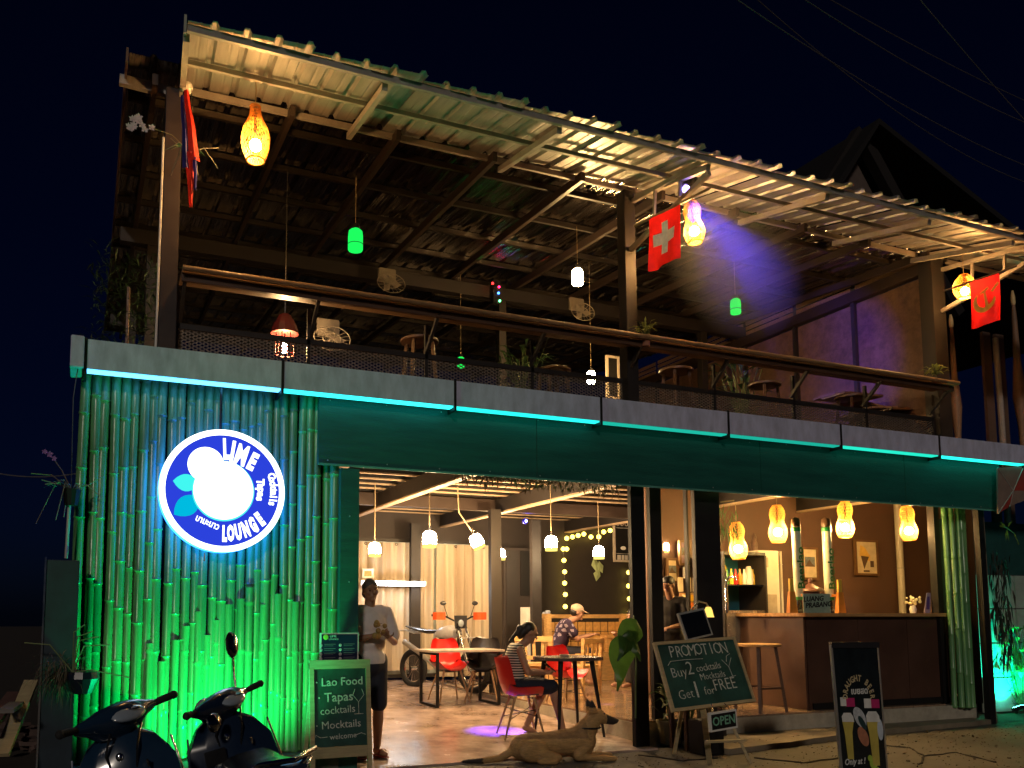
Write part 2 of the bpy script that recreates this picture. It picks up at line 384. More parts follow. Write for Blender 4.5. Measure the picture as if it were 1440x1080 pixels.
# upper posts
for x in (.63, 5.66):
    part('upper_post', dark_steel if x > 5 else beam_brown, MB().bx(x - .075, x + .075, 7.83, 7.98, 3.3, 6.27), bevel=.006)
part('upper_post', dark_steel, MB().bx(10.62, 10.86, 7.85, 8.05, 3.3, 6.3))
part('drain_pipe', white_paint, MB().tube([(.535, 7.84, 3.55), (.545, 7.84, 5.77)], .012, 8))
for x in (5.9, 9.8, .7): part('upper_post', dark_steel, MB().bx(x - .06, x + .06, 11.5, 11.62, 3.5, 6.4))
# main roof: rising slightly to the rear
def rz_(y): return 6.27 + .079 * (y - 7.9)
def ribbed(L, wd=1.0, pitch=.25, hh=.034):
    n = int(round(wd / pitch)); prof = []
    for i in range(n):
        x = i * pitch; prof += [(x, 0), (x + .085, 0), (x + .10, .004), (x + .115, 0), (x + .17, 0), (x + .188, hh), (x + .222, hh), (x + .24, 0)]
    prof.append((wd, 0)); g = MB(); N = len(prof)
    for side, dz in ((0, 0), (1, .0012)):
        o = len(g.v)
        for yy in (0, L):
            for x, z in prof: g.v.append(V((x, yy, z + dz)))
        for i in range(N - 1): g.f.append([o + i, o + i + 1, o + N + i + 1, o + N + i]); g.mi.append(0)
    return g
sh = ribbed(5.35).build('roof_sheet', galv_in, B); ang = math.atan(.079)
cnt = 0
for row, y0 in enumerate((7.62, 12.85)):
    for i in range(11):
        x = .22 + i * .985
        o = sh if cnt == 0 else rep(sh, B, (0, 0, 0)); cnt += 1
        o.location = (x, y0 - 7.6, rz_(y0) + .125 + (.004 if i % 2 else 0) - row * .006); o.rotation_euler = (ang, 0, 0)
x = 1.72; k = 0
while x < 10.9:
    part('rafter', beam_brown, MB().bar((x, 7.75, rz_(7.75)), (x + .2, 18.2, rz_(18.2)), .05, .10)); x += 1.09
part('rafter', beam_brown, MB().bar((.45, 7.75, rz_(7.75)), (.55, 18.2, rz_(18.2)), .05, .10))
y = 8.35; purlin_m = mat('dark_purlin_paint', (.03, .024, .02), .4, .3)
while y < 18.3:
    part('purlin', purlin_m, MB().bx(.24, 10.95, y - .02, y + .02, rz_(y) + .055, rz_(y) + .118)); y += .88
part('main_beam', dark_steel, MB().bx(.3, 10.75, 11.48, 11.62, 6.28, 6.47))
part('main_beam', dark_steel, MB().bx(.3, 10.75, 16.0, 16.12, 6.6, 6.8))
for x, z0 in ((.24, 0),): part('roof_edge', mat('rusty_edge', (.10, .06, .05), .6), MB().bar((.2, 7.6, 6.34), (.25, 18.2, 7.18), .02, .12))
# front awning: slopes down to the street
A0, A1 = V((0, 7.9, 6.30)), V((0, 6.5, 5.94))
aL = (A0 - A1).length; aang = math.atan2(A0.z - A1.z, A0.y - A1.y)
ash = ribbed(aL + .12).build('awning_sheet', galv, B)
for i in range(13):
    o = ash if i == 0 else rep(ash, B, (0, 0, 0))
    o.location = (.60 + i * .985, A1.y - .05 - 7.6, A1.z + .045 + (.004 if i % 2 else 0)); o.rotation_euler = (aang, 0, radians(-4.2))
    o.rotation_mode = 'ZYX' if False else 'XYZ'
def aw(x, t, dz=0.0): q = A1.lerp(A0, t); return V((x + .105 * t, q.y, q.z + dz))
for t_, hh in ((0.0, .06), (.5, .045), (1.0, .06)):
    part('awning_purlin', angle_steel, MB().bar(aw(.60, t_, .012), aw(13.2, t_, .012), .035, hh))
for u, v in ((262, 60), (543, 133), (790, 197), (1000, 245), (1168, 282), (1312, 315), (1430, 345)):
    x = P(u, v, 6.5).x; part('awning_bracket', angle_steel, MB().bar(aw(x, 0.03, -.05), aw(x, 1.06, -.06), .05, .06))
part('awning_end', angle_steel, MB().bar(aw(.585, -.03, .03), aw(.585, 1.0, .03), .02, .13))
part('cross_arm', galv, MB().bar((.15, 7.95, 6.30), (.72, 7.95, 6.28), .06, .09))
# flag outriggers (steel triangle frames at the posts)
for x in (5.66, 10.78):
    a = V((x, 7.85, 5.55)); b = V((x + .05, 7.85, 6.15)); c = V((x + .05, 6.55, 5.93)) 
    part('outrigger', angle_steel, MB().bar(a, c + V((0, 0, -.08)), .045, .05))
    part('outrigger', angle_steel, MB().bar(b, V((x + .05, 6.55, 6.0)), .04, .05))
    for q in (.33, .66): part('outrigger', angle_steel, MB().bar(a.lerp(c, q), b.lerp(c, q), .03, .03, V((1, 0, 0))))
# rail, mesh and the drink ledge
part('handrail', dark_steel, MB().bx(.7, 10.6, 7.93, 7.97, 4.02, 4.07))
part('handrail', dark_steel, MB().bx(.7, 10.6, 7.93, 7.97, 3.52, 3.56))
for x in [.72 + 1.235 * i for i in range(9)]: part('rail_baluster', dark_steel, MB().bx(x - .015, x + .015, 7.93, 7.97, 3.56, 4.38))
g = MB(); xx = .72; s_ = .065; ml = .46
while xx < 10.6 + ml:
    for sg in (1, -1):
        a = (xx, 3.56) if sg > 0 else (xx, 3.56 + ml * .55); n_ = 1
        x0, z0 = xx, (3.56 if sg > 0 else 4.02); x1, z1 = xx - .9, (4.02 if sg > 0 else 3.56)
        t0 = 0
        if x1 < .72:
            f = (x0 - .72) / .9; x1 = .72; z1 = z0 + (z1 - z0) * f
        if x0 > 10.6:
            f = (x0 - 10.6) / .9; z0 = z0 + (z1 - z0) * f / max(.01, 1); x0 = 10.6
        g.add([(x0, 7.945, z0 - .005), (x1, 7.945, z1 - .005), (x1, 7.945, z1 + .005), (x0, 7.945, z0 + .005), (x0, 7.951, z0 - .005), (x1, 7.951, z1 - .005), (x1, 7.951, z1 + .005), (x0, 7.951, z0 + .005)], [(0, 1, 2, 3), (7, 6, 5, 4), (0, 4, 5, 1), (3, 2, 6, 7)])
    xx += s_
part('railing_mesh', mat('expanded_metal', (.28, .24, .20), .5, .5), g, kind='stuff')
LG = thing('drink_ledge', (0.7, 7.7, 4.38), 'long wood and bamboo drink ledge running along the upstairs railing', 'ledge')
bam_dry = mat('dry_bamboo', (0.26, 0.16, 0.08), .35, var=.4, scale=4, stretch=(2, 12, 12), bump=.1)
x = .72
while x < 10.5:
    L = min(U(1.5, 2.6), 10.58 - x)
    g = MB(); g.tube([(x + L * t, 7.53, 4.44) for t in (0, .33, .331, .66, .661, 1)], [.025, .025, .028, .025, .028, .025], 10); g.build('bamboo_edge', bam_dry, LG, smooth=True, world=True)
    g = MB(); g.bx(x, x + L - .006, 7.57, 7.9, 4.415, 4.445); g.build('ledge_board', mat('ledge_wood', (.20, .11, .05), .5, var=.4, scale=3, stretch=(2, 12, 12), bump=.15), LG, world=True); x += L
for i in range(9):
    x = .75 + 1.22 * i; MB().bar((x, 7.93, 4.1), (x, 7.6, 4.40), .03, .04).build('bracket', dark_steel, LG, world=True)
MB().bx(.72, 10.58, 7.60, 7.64, 4.35, 4.414).build('apron_board', darkwood, LG, world=True)
# right upstairs wall: woven panels between dark studs
pan = mat('woven_bamboo_mat', (0.17, 0.095, 0.06), .6, var=.45, scale=9, stretch=(1, 1, 1), bump=.6, bscale=70)
ys = [8.05, 9.2, 10.35, 11.5, 12.7, 14.0, 15.2]
for a, b in zip(ys, ys[1:]):
    part('wall_panel', pan, MB().bx(10.72, 10.75, a + .03, b - .03, 3.55, 6.1))
    part('wall_stud', dark_steel, MB().bx(10.66, 10.74, b - .03, b + .03, 3.5, 6.2))
    for z in (6.33, 6.42, 6.51): part('vent_slat', bam_dry, MB().bar((10.7, a + .04, z + .01), (10.7, b - .04, z + .02), .02, .06))
part('wall_beam', beam_brown, MB().bx(10.62, 10.74, 8.05, 15.3, 6.12, 6.28))
# left rear: frames and lit slivers at the end of the deck
for x, yy in ((.62, 14.5), (.95, 14.5), (1.35, 14.5)): part('rear_post', dark_steel, MB().bx(x - .05, x + .05, yy, yy + .1, 3.5, 6.7))
part('rear_rail', dark_steel, MB().bx(.4, 10.7, 14.5, 14.56, 5.55, 5.62)); part('rear_rail', dark_steel, MB().bx(.4, 10.7, 18.0, 18.06, 4.5, 4.56))
part('rear_screen', mat('faded_mat', (.12, .08, .05), .7), MB().bx(.4, 1.9, 16.5, 16.53, 4.6, 6.2))

# ---------------------------------------------------------------- bamboo wall
bamboo_m = mat('green_bamboo', (0.19, 0.38, 0.15), .27, var=.35, scale=3, stretch=(3, 3, .35), bump=.15, bscale=20, col2=(.06, .20, .075))
BW = thing('bamboo_wall', (1.0, 7.6, 0.0), 'wall of upright green bamboo poles lit by a green floodlight', 'wall')
def pole(h, r, seed):
    random.seed(seed); z = 0; pts = []; rs = []; nx = U(.25, .55); bx_, by_ = U(-.02, .02), U(-.01, .01)
    while z < h - .02:
        pts += [z]; rs += [r * .93]
        zz = min(h, z + nx)
        pts += [z + .012, z + .03]; rs += [r * 1.13, r * .97]
        pts += [zz - .02]; rs += [r * .98]; z = zz; nx = U(.38, .62)
    pts.append(h); rs.append(r)
    P_ = [V((bx_ * sin(pi * q / h), by_ * sin(pi * q / h), q)) for q in pts]
    return MB().tube(P_, rs, 9)
protos = []
px = -.02; i = 0
while px < 2.13:
    r = .041; zb = .21 if px < 1.95 else .25
    if len(protos) < 9:
        o = pole(3.2, .043, 40 + i).build('bamboo_pole', bamboo_m, BW, smooth=True); protos.append(o)
    else: o = rep(protos[(i * 5) % 9], BW, (0, 0, 0))
    random.seed(900 + i)
    o.location = (px - 1.0, -.02 + U(-.012, .012), zb + U(-.01, .01)); o.rotation_euler = (0, U(-.006, .006), U(0, 6.28)); s_ = U(.90, 1.10); o.scale = (s_, s_, 1)
    px += .076 * (U(.92, 1.1)); i += 1
# shorter front layer of poles with cut tops around the floodlight
sp = pole(1.5, .04, 77)
for k, (u, vt) in enumerate(((210, 905), (228, 930), (246, 900), (262, 880), (279, 860), (292, 893), (306, 872), (322, 850), (338, 842), (352, 826), (372, 850), (393, 835), (418, 846))):
    p = P(u, vt, 7.53); h = p.z - .2; o = pole(h, .036, 300 + k).build('cut_bamboo_pole', bamboo_m, BW, smooth=True); o.location = (p.x - 1.0, -.045, .2)
    o.rotation_euler = (0, U(-.01, .01), U(0, 6))
MB().bx(-.06, 2.15, 7.64, 7.7, .0, 3.4).build('backing_board', black_paint, BW, world=True)
g = MB(); g.bx(-.06, 2.15, 7.42, 7.68, 0, .2); g.build('wall_plinth', mat('mossy_concrete', (.12, .13, .10), .85, var=.5, bump=.6, bscale=25), BW, world=True)
# column of bamboo right of the counter
BC = thing('bamboo_column', (10.72, 7.75, 0.1), 'bundle of tall yellow green bamboo poles between bar counter and black post', 'column')
for k, (x, y, r) in enumerate(((10.56, 7.84, .036), (10.64, 7.80, .04), (10.71, 7.76, .036), (10.79, 7.76, .04), (10.86, 7.80, .034))):
    o = pole(2.7, r, 500 + k).build('bamboo_pole', bamboo_m, BC, smooth=True); o.location = (x - 10.72, y - 7.75, .1); o.rotation_euler = (0, U(-.008, .008), 0)
# ================================================================ LAMPS
weave = thin('woven_rattan', (0.92, 0.50, 0.10), .5, .6)
def gourd_prof(kind):
    if kind == 'pear':   # narrow neck, swelling body, open mouth below (z down from 0)
        return [(.045, 0), (.047, -.07), (.075, -.14), (.112, -.22), (.125, -.30), (.118, -.38), (.095, -.46), (.078, -.50)]
    if kind == 'double':
        return [(.05, 0), (.085, -.05), (.095, -.11), (.085, -.17), (.072, -.21), (.10, -.28), (.115, -.34), (.105, -.41), (.075, -.47)]
    return [(.05, 0), (.10, -.06), (.135, -.13), (.13, -.20), (.10, -.27), (.08, -.30)]
def rad(prof, z):
    for (r0, z0), (r1, z1) in zip(prof, prof[1:]):
        if z <= z0 and z >= z1: return r0 + (r1 - r0) * (z0 - z) / (z0 - z1)
    return prof[-1][0]
def gourd_lamp(label, loc, kind, cord, group, cordmat):
    t = thing('woven_lantern', loc, label, 'lantern', group)
    pr = gourd_prof(kind); H_ = -pr[-1][1]; g = MB(); N = 28; tw = U(1.2, 2.1); TL = U(-.06, .06)
    for sg in (1, -1):
        for k in range(N):
            pts = []
            for i in range(13):
                z = -H_ * i / 12; a = 2 * pi * k / N + sg * tw * i / 12; r = rad(pr, z) + .001 * sg; pts.append((r * cos(a), r * sin(a), z))
            g.tube(pts, .0030, 3, cap=False)
    for z in (0, -H_): g.torus((0, 0, z), rad(pr, z), .007, 'z', 20, 6)
    g.build('woven_shade', weave, t, smooth=True)
    MB().ball((0, 0, -H_ * .72), .052 if kind != 'round' else .05, 10, 8).build('bulb', pendant_glow if 'bar' not in group else bar_glow(), t, smooth=True)
    MB().tube([(0, 0, -H_ * .5), (0, 0, .0)], .012, 8).build('lamp_holder', black_plastic, t)
    for q_ in kids(t): q_.rotation_euler = (TL * .6, TL, 0)
    MB().tube([(0, 0, 0), (.004, 0, cord * .5), (0, 0, cord)], .005, 6).build('cord', cordmat, t)
    return t
BV = [0]
def bar_glow():
    BV[0] += 1; return glow('lit_bulb_bar_%d' % BV[0], (1, [.56, .62, .60, .66][BV[0] % 4], .20), [1250, 800, 1100, 1400][BV[0] % 4])
cordm = mat('pale_cord', (.45, .33, .18), .6)
grp = 'woven lanterns hanging under the awning'
gourd_lamp('long pear shaped woven lantern hanging under the upper left corner of the awning', P(359, 150, 7.2), 'pear', .30, grp, cordm)
gourd_lamp('waisted woven lantern hanging beside the white cross flag', P(972, 284, 7.3), 'double', .32, grp, cordm)
gourd_lamp('small round woven lantern hanging in front of the hammer and sickle flag', P(1355, 387, 7.3), 'round', .42, grp, cordm)
grp = 'woven gourd lanterns over the bar counter'
for u, v, Y, lab in ((1035, 735, 8.6, 'woven gourd lantern hanging over the stool end of the bar, tangled with green netting'), (1092, 711, 8.3, 'woven gourd lantern hanging left of the two beer towers'),
                  (1188, 706, 8.3, 'woven gourd lantern hanging right of the two beer towers'), (1274, 712, 8.3, 'woven gourd lantern hanging in front of the thick white pipe')):
    gourd_lamp(lab, P(u, v, Y), 'double', .25, grp, cordm)
glass_dome = [(.03, 0), (.062, -.012), (.082, -.04), (.09, -.08), (.092, -.20), (.09, -.215)]
DV = [0]
def dome_lamp(label, loc, cord, group, s=1.0, tilt=None):
    t = thing('glass_pendant', loc, label, 'pendant lamp', group)
    g = MB().lathe([(r * s, z * s) for r, z in glass_dome[:-2] + [(.088, -.165)]], n=18, cap=False); DV[0] += 1; a = g.build('shade', glow('lit_shade_%d' % DV[0], (1.0, [.66, .62, .70][DV[0] % 3], [.33, .28, .38][DV[0] % 3]), [520, 380, 440, 600][DV[0] % 4]), t, smooth=True)
    b = MB().lathe([(.0885 * s, -.165 * s), (.089 * s, -.215 * s)], n=18, cap=False).build('shade_rim', glow('lit_rim_yellow', (1, .80, .18), 1.6), t, smooth=True)
    c = MB().tube([(0, 0, -.02 * s), (0, 0, .05)], .016, 8).build('lamp_holder', black_plastic, t)
    MB().tube([(0, 0, .05), (0, 0, cord)], .007, 6).build('cord', cordm, t)
    if tilt:
        for q in (a, b, c): q.rotation_euler = (0, tilt, 0)
    return t
grp = 'glass pendant lamps hanging in the lounge'
def ceil_cord(p, zc=3.0): return max(.2, zc - p.z)
for u, v, Y, lab, s in ((527, 763, 11.0, 'glass pendant lamp nearest the green jamb, above the man in the white shirt', .9), (604, 747, 10.2, 'glass pendant lamp hanging in front of the left curtain, upright', 1.0),
                     (704, 772, 12.4, 'small glass pendant lamp half hidden beside the second dark post', .85),
                     (775, 754, 10.2, 'glass pendant lamp hanging left of the string of wall bulbs', .95), (842, 768, 11.4, 'glass pendant lamp hanging before the leaf ornament on the dark wall', .95), (934, 762, 10.0, 'glass pendant lamp hanging by the framed posters', .75)):
    p = P(u, v, Y); dome_lamp(lab, p, ceil_cord(p, 3.2), grp, s)
p = P(666, 752, 10.6); t = dome_lamp('tilted glass pendant lamp hanging askew in front of the right curtain', p, .06, grp, .95, tilt=radians(-28))
MB().tube([(-.02, 0, .04), (-.22, 0, .30), (-.24, 0, 3.15 - p.z)], .009, 6).build('slanted_arm', cordm, t)
# small jar lamps upstairs
jar = [(.03, 0), (.055, -.02), (.06, -.06), (.06, -.17), (.055, -.18)]
def jar_lamp(label, loc, cord, mt, cat='pendant lamp', group='jar lamps hanging upstairs', s=1.0, cap_m=None):
    t = thing('jar_lamp', loc, label, cat, group)
    MB().lathe([(r * s, z * s) for r, z in jar], n=14).build('jar', mt, t, smooth=True)
    MB().lathe([(.034 * s, .035 * s), (.038 * s, -.004)], n=12).build('lid', cap_m or black_plastic, t)
    MB().torus((0, 0, -.13 * s), .0615 * s, .004, 'z', 16, 5).build('jar_ring', cap_m or black_plastic, t)
    MB().tube([(0, 0, .03), (0, 0, cord)], .004, 5).build('cord', cordm, t); return t
warm_jar = glow('lit_jar_warm', (1.0, .62, .24), 330)
grn = glow('lit_jar_green', (.01, .80, .09), 1.3)
p = P(812, 378, 9.0); jar_lamp('warm jar lamp hanging under the upstairs roof left of the middle post', p, 6.35 - p.z, warm_jar, s=1.15)
p = P(831, 522, 10.5); jar_lamp('warm jar lamp low behind the railing beside an empty frame', p, 2.2, warm_jar, s=1.0)
p = P(500, 322, 8.8); jar_lamp('green bottle lamp hanging alone under the left half of the upstairs roof', p, 6.3 - p.z, grn, group='green jar lamps hanging upstairs', s=1.4)
p = P(1034, 420, 9.0); jar_lamp('green bottle lamp hanging in front of the right side wall upstairs', p, 6.3 - p.z, grn, group='green jar lamps hanging upstairs', s=1.2)
p = P(648, 502, 11.5); jar_lamp('tiny green jar lamp seen through the railing', p, 1.6, grn, group='green jar lamps hanging upstairs', s=.9)
t = thing('caged_lamp', P(400, 496, 8.6), 'red shaded lamp with a long bright filament bulb standing behind the railing mesh', 'lamp')
MB().tube([(0, 0, 0), (0, 0, .10)], .022, 8).build('bulb', glow('filament', (1, .6, .25), 1300), t, smooth=True)
red_m = thin('red_lampshade', (.10, .008, .008), .2)
MB().lathe([(.10, -.02), (.098, -.01)], n=14, cap=False).build('shade_rim', red_m, t)
for k in range(6): a_ = k * pi / 3; MB().tube([(.10 * cos(a_), .10 * sin(a_), -.02), (.085 * cos(a_), .085 * sin(a_), .2)], .004, 5).build('cage_bar', red_m, t)
MB().lathe([(.15, .20), (.12, .30), (.06, .40), (.02, .42)], n=14).build('lamp_cover', red_m, t); MB().tube([(0, 0, .1), (0, 0, 2.0)], .006).build('cord', black_plastic, t)
# bulb on the left corner of the awning
t = thing('corner_bulb', P(262, 122, 7.6), 'unlit white bulb in a holder on the upper left corner of the awning', 'bulb')
MB().lathe([(.03, .03), (.055, .02), (.06, -.01), (.05, -.04), (.03, -.06)], n=14).build('bulb', white_paint, t, smooth=True); MB().lathe([(.028, -.06), (.025, -.14), (.012, -.17)], n=10).build('lamp_socket', black_plastic, t)
# blue spotlight with a purple lens
def lamp(kind, name, loc, energy, col, to=None, size=.05, spot=None, blend=.5, parent=None):
    d = bpy.data.lights.new(name, kind); d.energy = energy; d.color = col
    if kind in ('POINT', 'SPOT'): d.shadow_soft_size = size
    if spot: d.spot_size = radians(spot); d.spot_blend = blend
    o = bpy.data.objects.new(name, d); C.objects.link(o); o.location = loc
    if to is not None: o.rotation_euler = (V(to) - V(loc)).to_track_quat('-Z', 'Y').to_euler()
    if parent: o.parent = parent; o.location = V(loc) - parent.location
    return o
p = P(965, 262, 7.0); t = thing('spotlight', p, 'small black twin head spotlight with violet lens clamped under the awning', 'spotlight')
g = MB(); rr = Matrix.Rotation(radians(35), 3, 'Y')
g.lathe([(.05, .10), (.055, 0), (.06, -.03)], (0, 0, 0), 12, True, rr); g.lathe([(.04, .09), (.05, 0), (.05, -.02)], (.14, 0, .03), 12, True, Matrix.Rotation(radians(-30), 3, 'Y')); g.build('lamp_housing', black_plastic, t)
MB().ball((-.02, -.02, -.045), .04, 10, 6).build('lens', glow('violet_lens', (.35, .25, 1), 25), t); MB().tube([(.05, 0, .05), (.08, 0, .16)], .012).build('clamp', black_plastic, t)
lamp('SPOT', 'violet_beam', p + V((.02, .02, -.10)), 2000, (.03, .015, 1), P(1115, 500, 9.4), .03, 34, .6)
# green floodlight on the ground in front of the bamboo
def flood(label, loc, to, e, col, gl, sp=110):
    t = thing('floodlight', loc, label, 'floodlight', 'coloured floodlights on the ground'); d = (V(to) - V(loc)); a = math.atan2(d.z, d.y)
    r = Matrix.Rotation(a - pi / 2, 3, 'X')
    MB().box((0, 0, .08), (.20, .16, .05), r).build('lamp_housing', black_plastic, t); MB().box(V((0, 0, .08)) + r @ V((0, 0, .028)), (.17, .13, .004), r).build('lens', gl, t)
    MB().bar((-.11, 0, 0), (-.11, 0, .09), .01, .03).bar((.11, 0, 0), (.11, 0, .09), .01, .03).bar((-.115, 0, .004), (.115, 0, .004), .03, .008).build('bracket', black_plastic, t)
    lamp('SPOT', 'flood_beam', V(loc) + V((0, 0, .13)), e, col, to, .06, sp, .6); return t
flood('green floodlight on the ground behind the right scooter', V((1.12, 6.85, 0)), V((1.05, 7.5, 1.35)), 300, (.0, 1, .30), glow('flood_green', (.05, 1, .25), 6), 135)
flood('turquoise floodlight at the foot of the right hand garden wall', G(1437, 1004, 0.0), V((12.4, 8.5, .7)), 330, (.0, 1, .55), glow('flood_cyan', (.1, 1, .8), 40), 120)
# disco head inside
t = thing('disco_lamp', P(738, 733, 12.2), 'small round blue disco lamp fixed beside the middle dark post', 'disco lamp')
MB().ball((0, 0, 0), .05, 12, 8).build('lamp_housing', mat('blue_housing', (.02, .02, .3), .3), t, smooth=True); MB().ball((0, -.04, 0), .022, 8, 6).build('lens', glow('blue_lens', (.15, .15, 1), 40), t)
lamp('POINT', 'disco_glow', t.location + V((0, -.14, -.02)), 2.0, (.05, .05, 1), size=.03)
for pt, e, a in ((GF(700, 1028), 3600, 17), (P(853, 985, 9.5), 300, 6)):
    pt = V((pt.x, pt.y, .2)); lamp('SPOT', 'violet_disco_beam', V((pt.x + .3, pt.y + .3, 2.9)), e, (.09, .01, 1), pt, .02, a, .9)
# upstairs disco projector
t = thing('disco_projector', P(697, 412, 11.4), 'small box of red, blue and green disco lights on an upstairs post', 'disco lamp')
MB().box((0, 0, 0), (.12, .1, .36)).build('lamp_housing', black_plastic, t)
for (x, z, c) in ((-.08, .12, (1, .02, .02)), (.03, .08, (1, .02, .1)), (.02, -.02, (.05, .2, 1)), (.04, -.14, (.1, 1, .3))): MB().ball((x, -.06, z), .018, 8, 6).build('lens', glow('disco_%d' % int(z * 100), c, 9), t)
lamp('SPOT', 'green_disco_beam', t.location + V((0, -.2, 0)), 60, (.02, 1, .15), P(650, 335, 10), .02, 9, .8)
lamp('SPOT', 'green_disco_beam', t.location + V((0, -.2, 0)), 45, (.02, 1, .15), P(585, 355, 10.6), .02, 7, .8)
# fluorescent tube at the rear window
t = thing('tube_light', P(548, 821, 13.7), 'long white fluorescent tube on the rear window frame behind the man at the entrance', 'tube light')
MB().tube([(-.45, 0, 0), (.62, 0, 0)], .03, 8).build('tube', glow('fluorescent', (.9, .95, 1), 45), t); MB().bx(-.5, .68, .03, .07, -.03, .05).build('fitting', white_paint, t)

# ================================================================ LIGHT BOX SIGN
SG = thing('round_light_sign', (1.085, 7.40, 2.455), 'round glowing sign with lime fruits and the words LIME LOUNGE on the bamboo wall', 'sign')
RS = .525; yf = -.075
MB().lathe([(RS, -.05), (RS, .07)], n=64, rot=Matrix.Rotation(pi / 2, 3, 'X')).build('sign_body', glow('sign_edge_light', (.02, .15, 1.0), 9), SG)
def disc(name, r, y, mt, c=(0, 0), n=64):
    g = MB(); g.prism([(c[0] + r * cos(2 * pi * k / n), c[1] + r * sin(2 * pi * k / n)) for k in range(n)], y - .002, y, 'y'); return g.build(name, mt, SG)
white_e = glow('sign_white', (.93, 1, .98), 2.6)
disc('sign_border', RS, yf, white_e); disc('sign_face', RS * .905, yf - .004, glow('sign_blue', (.025, .055, .72), 1.0))
disc('lime_outline', RS * .495, yf - .007, glow('sign_aqua', (.10, .9, .85), 1.1), (.0, -.005)); 
disc('lime_fruit', RS * .475, yf - .010, white_e, (.0, -.0)); disc('lime_flower', RS * .285, yf - .013, white_e, (-.29 * RS, .40 * RS))
def leafp(a, b, wd, mt, y):
    a, b = V(a) * RS, V(b) * RS; n = V((-(b - a).y, (b - a).x)).normalized(); pts = []
    for k in range(9): t_ = k / 8; pts.append(a.lerp(b, t_) + n * wd * RS * sin(pi * t_) ** .8)
    for k in range(1, 8): t_ = 1 - k / 8; pts.append(a.lerp(b, t_) - n * wd * RS * sin(pi * t_) ** .8)
    MB().prism([tuple(q) for q in pts], y - .002, y, 'y').build('lime_leaf', mt, SG)
leafp((-.79, .11), (-.38, .07), .14, glow('sign_leaf_pale', (.05, .85, .8), 1.1), yf - .006)
leafp((-.76, -.43), (-.36, -.12), .16, glow('sign_leaf_blue', (.0, .50, .75), 1.0), yf - .0062)
we = glow('sign_letters', (.9, .97, 1), 2.0)
def ch(c, x, z, h, a, sx=.62, b=.012): text(c, h * RS * 1.38, we, SG, (x * RS, yf - .009, z * RS), (pi / 2, -radians(a), 0), sx, b, name='letter')
for c, x, z, h, a, sx in (('L', .03, .66, .33, 3, .5), ('I', .13, .63, .33, -8, .6), ('M', .27, .58, .33, -16, .55), ('E', .45, .49, .28, -24, .6)): ch(c, x, z, h, a, sx)
for c, x, z, h, a, sx in (('L', .03, -.715, .24, 0, .42), ('O', .13, -.705, .24, 4, .40), ('U', .25, -.68, .24, 11, .42), ('N', .375, -.63, .24, 19, .42), ('G', .495, -.555, .24, 28, .42), ('E', .60, -.455, .22, 37, .5)): ch(c, x, z, h, a, sx)
w_ = 'Cocktails'
for i, c in enumerate(w_): t_ = i / 8; ch(c, .77 + .035 * sin(pi * t_) + .02 * t_, .28 - .46 * t_, .125, -86 - 10 * (t_ - .5) * 2, .85, .004)
for i, c in enumerate('Tapas'): t_ = i / 4; ch(c, .585 + .02 * sin(pi * t_), .17 - .28 * t_, .125, -90, .95, .004)
th = 'บามะนาว'
text(th, .075, we, SG, (-.24 * RS, yf - .009, -.535 * RS), (pi / 2, radians(22), 0), .8, .002)
MB().tube([(-.13, .02, -.53), (-.13, .02, -.60)], .006).build('sign_cable', mat('orange_cable', (.6, .12, .03), .5), SG); MB().tube([(-.02, .05, .52), (-.02, .05, .93)], .012).build('hanger', black_plastic, SG)

# ================================================================ FLAGS
def cloth(name, mt, parent, w_, h_, top, right, wave=.02, nx=32, nz=30, sag=.0):
    """flag hanging below a line: top-left corner top, along right vector, hanging down -z"""
    g = MB(); r = V(right).normalized(); n = r.cross(V((0, 0, 1)))
    o = 0
    for j in range(nz + 1):
        for i in range(nx + 1):
            a, b = i / nx, j / nz; g.v.append(V(top) + V(right) * a * w_ + V((0, 0, -h_ * b)) + n * wave * (sin(a * 7 + b * 3) + .5 * sin(a * 13 - b * 4)) * (.3 + b) + V(right) * (-.06 * b * b * w_))
    for j in range(nz):
        for i in range(nx): k = j * (nx + 1) + i; g.f.append([k, k + 1, k + nx + 2, k + nx + 1]); g.mi.append(0)
    return g
def flagpt(top, right, w_, h_, a, b, wave):
    r = V(right); n = r.normalized().cross(V((0, 0, 1)))
    return V(top) + r * a * w_ + V((0, 0, -h_ * b)) + n * wave * (sin(a * 7 + b * 3) + .5 * sin(a * 13 - b * 4)) * (.3 + b) + r * (-.06 * b * b * w_)
red_cloth = thin('red_flag_cloth', (.72, .014, .012), .4); whitec = thin('white_flag_cloth', (.88, .84, .76), .1); yel = thin('orange_flag_print', (1, .58, .04), .1)
def flag_patch(parent, top, right, w_, h_, poly, mt, wave, name):
    """emblem sewn on: polygons subdivided in flag coords"""
    g = MB(); nrm = V(right).normalized().cross(V((0, 0, 1)))
    for sg in (1,):
        for quad in poly:
            n_ = 8; (a0, b0), (a1, b1), (a2, b2), (a3, b3) = quad
            for i in range(n_):
                t0, t1 = i / n_, (i + 1) / n_
                q = [flagpt(top, right, w_, h_, *c, wave) + nrm * .012 * sg for c in ((a0 + (a3 - a0) * t0, b0 + (b3 - b0) * t0), (a1 + (a2 - a1) * t0, b1 + (b2 - b1) * t0), (a1 + (a2 - a1) * t1, b1 + (b2 - b1) * t1), (a0 + (a3 - a0) * t1, b0 + (b3 - b0) * t1))]
                g.add(q, [(0, 1, 2, 3)])
    return g.build(name, mt, parent)
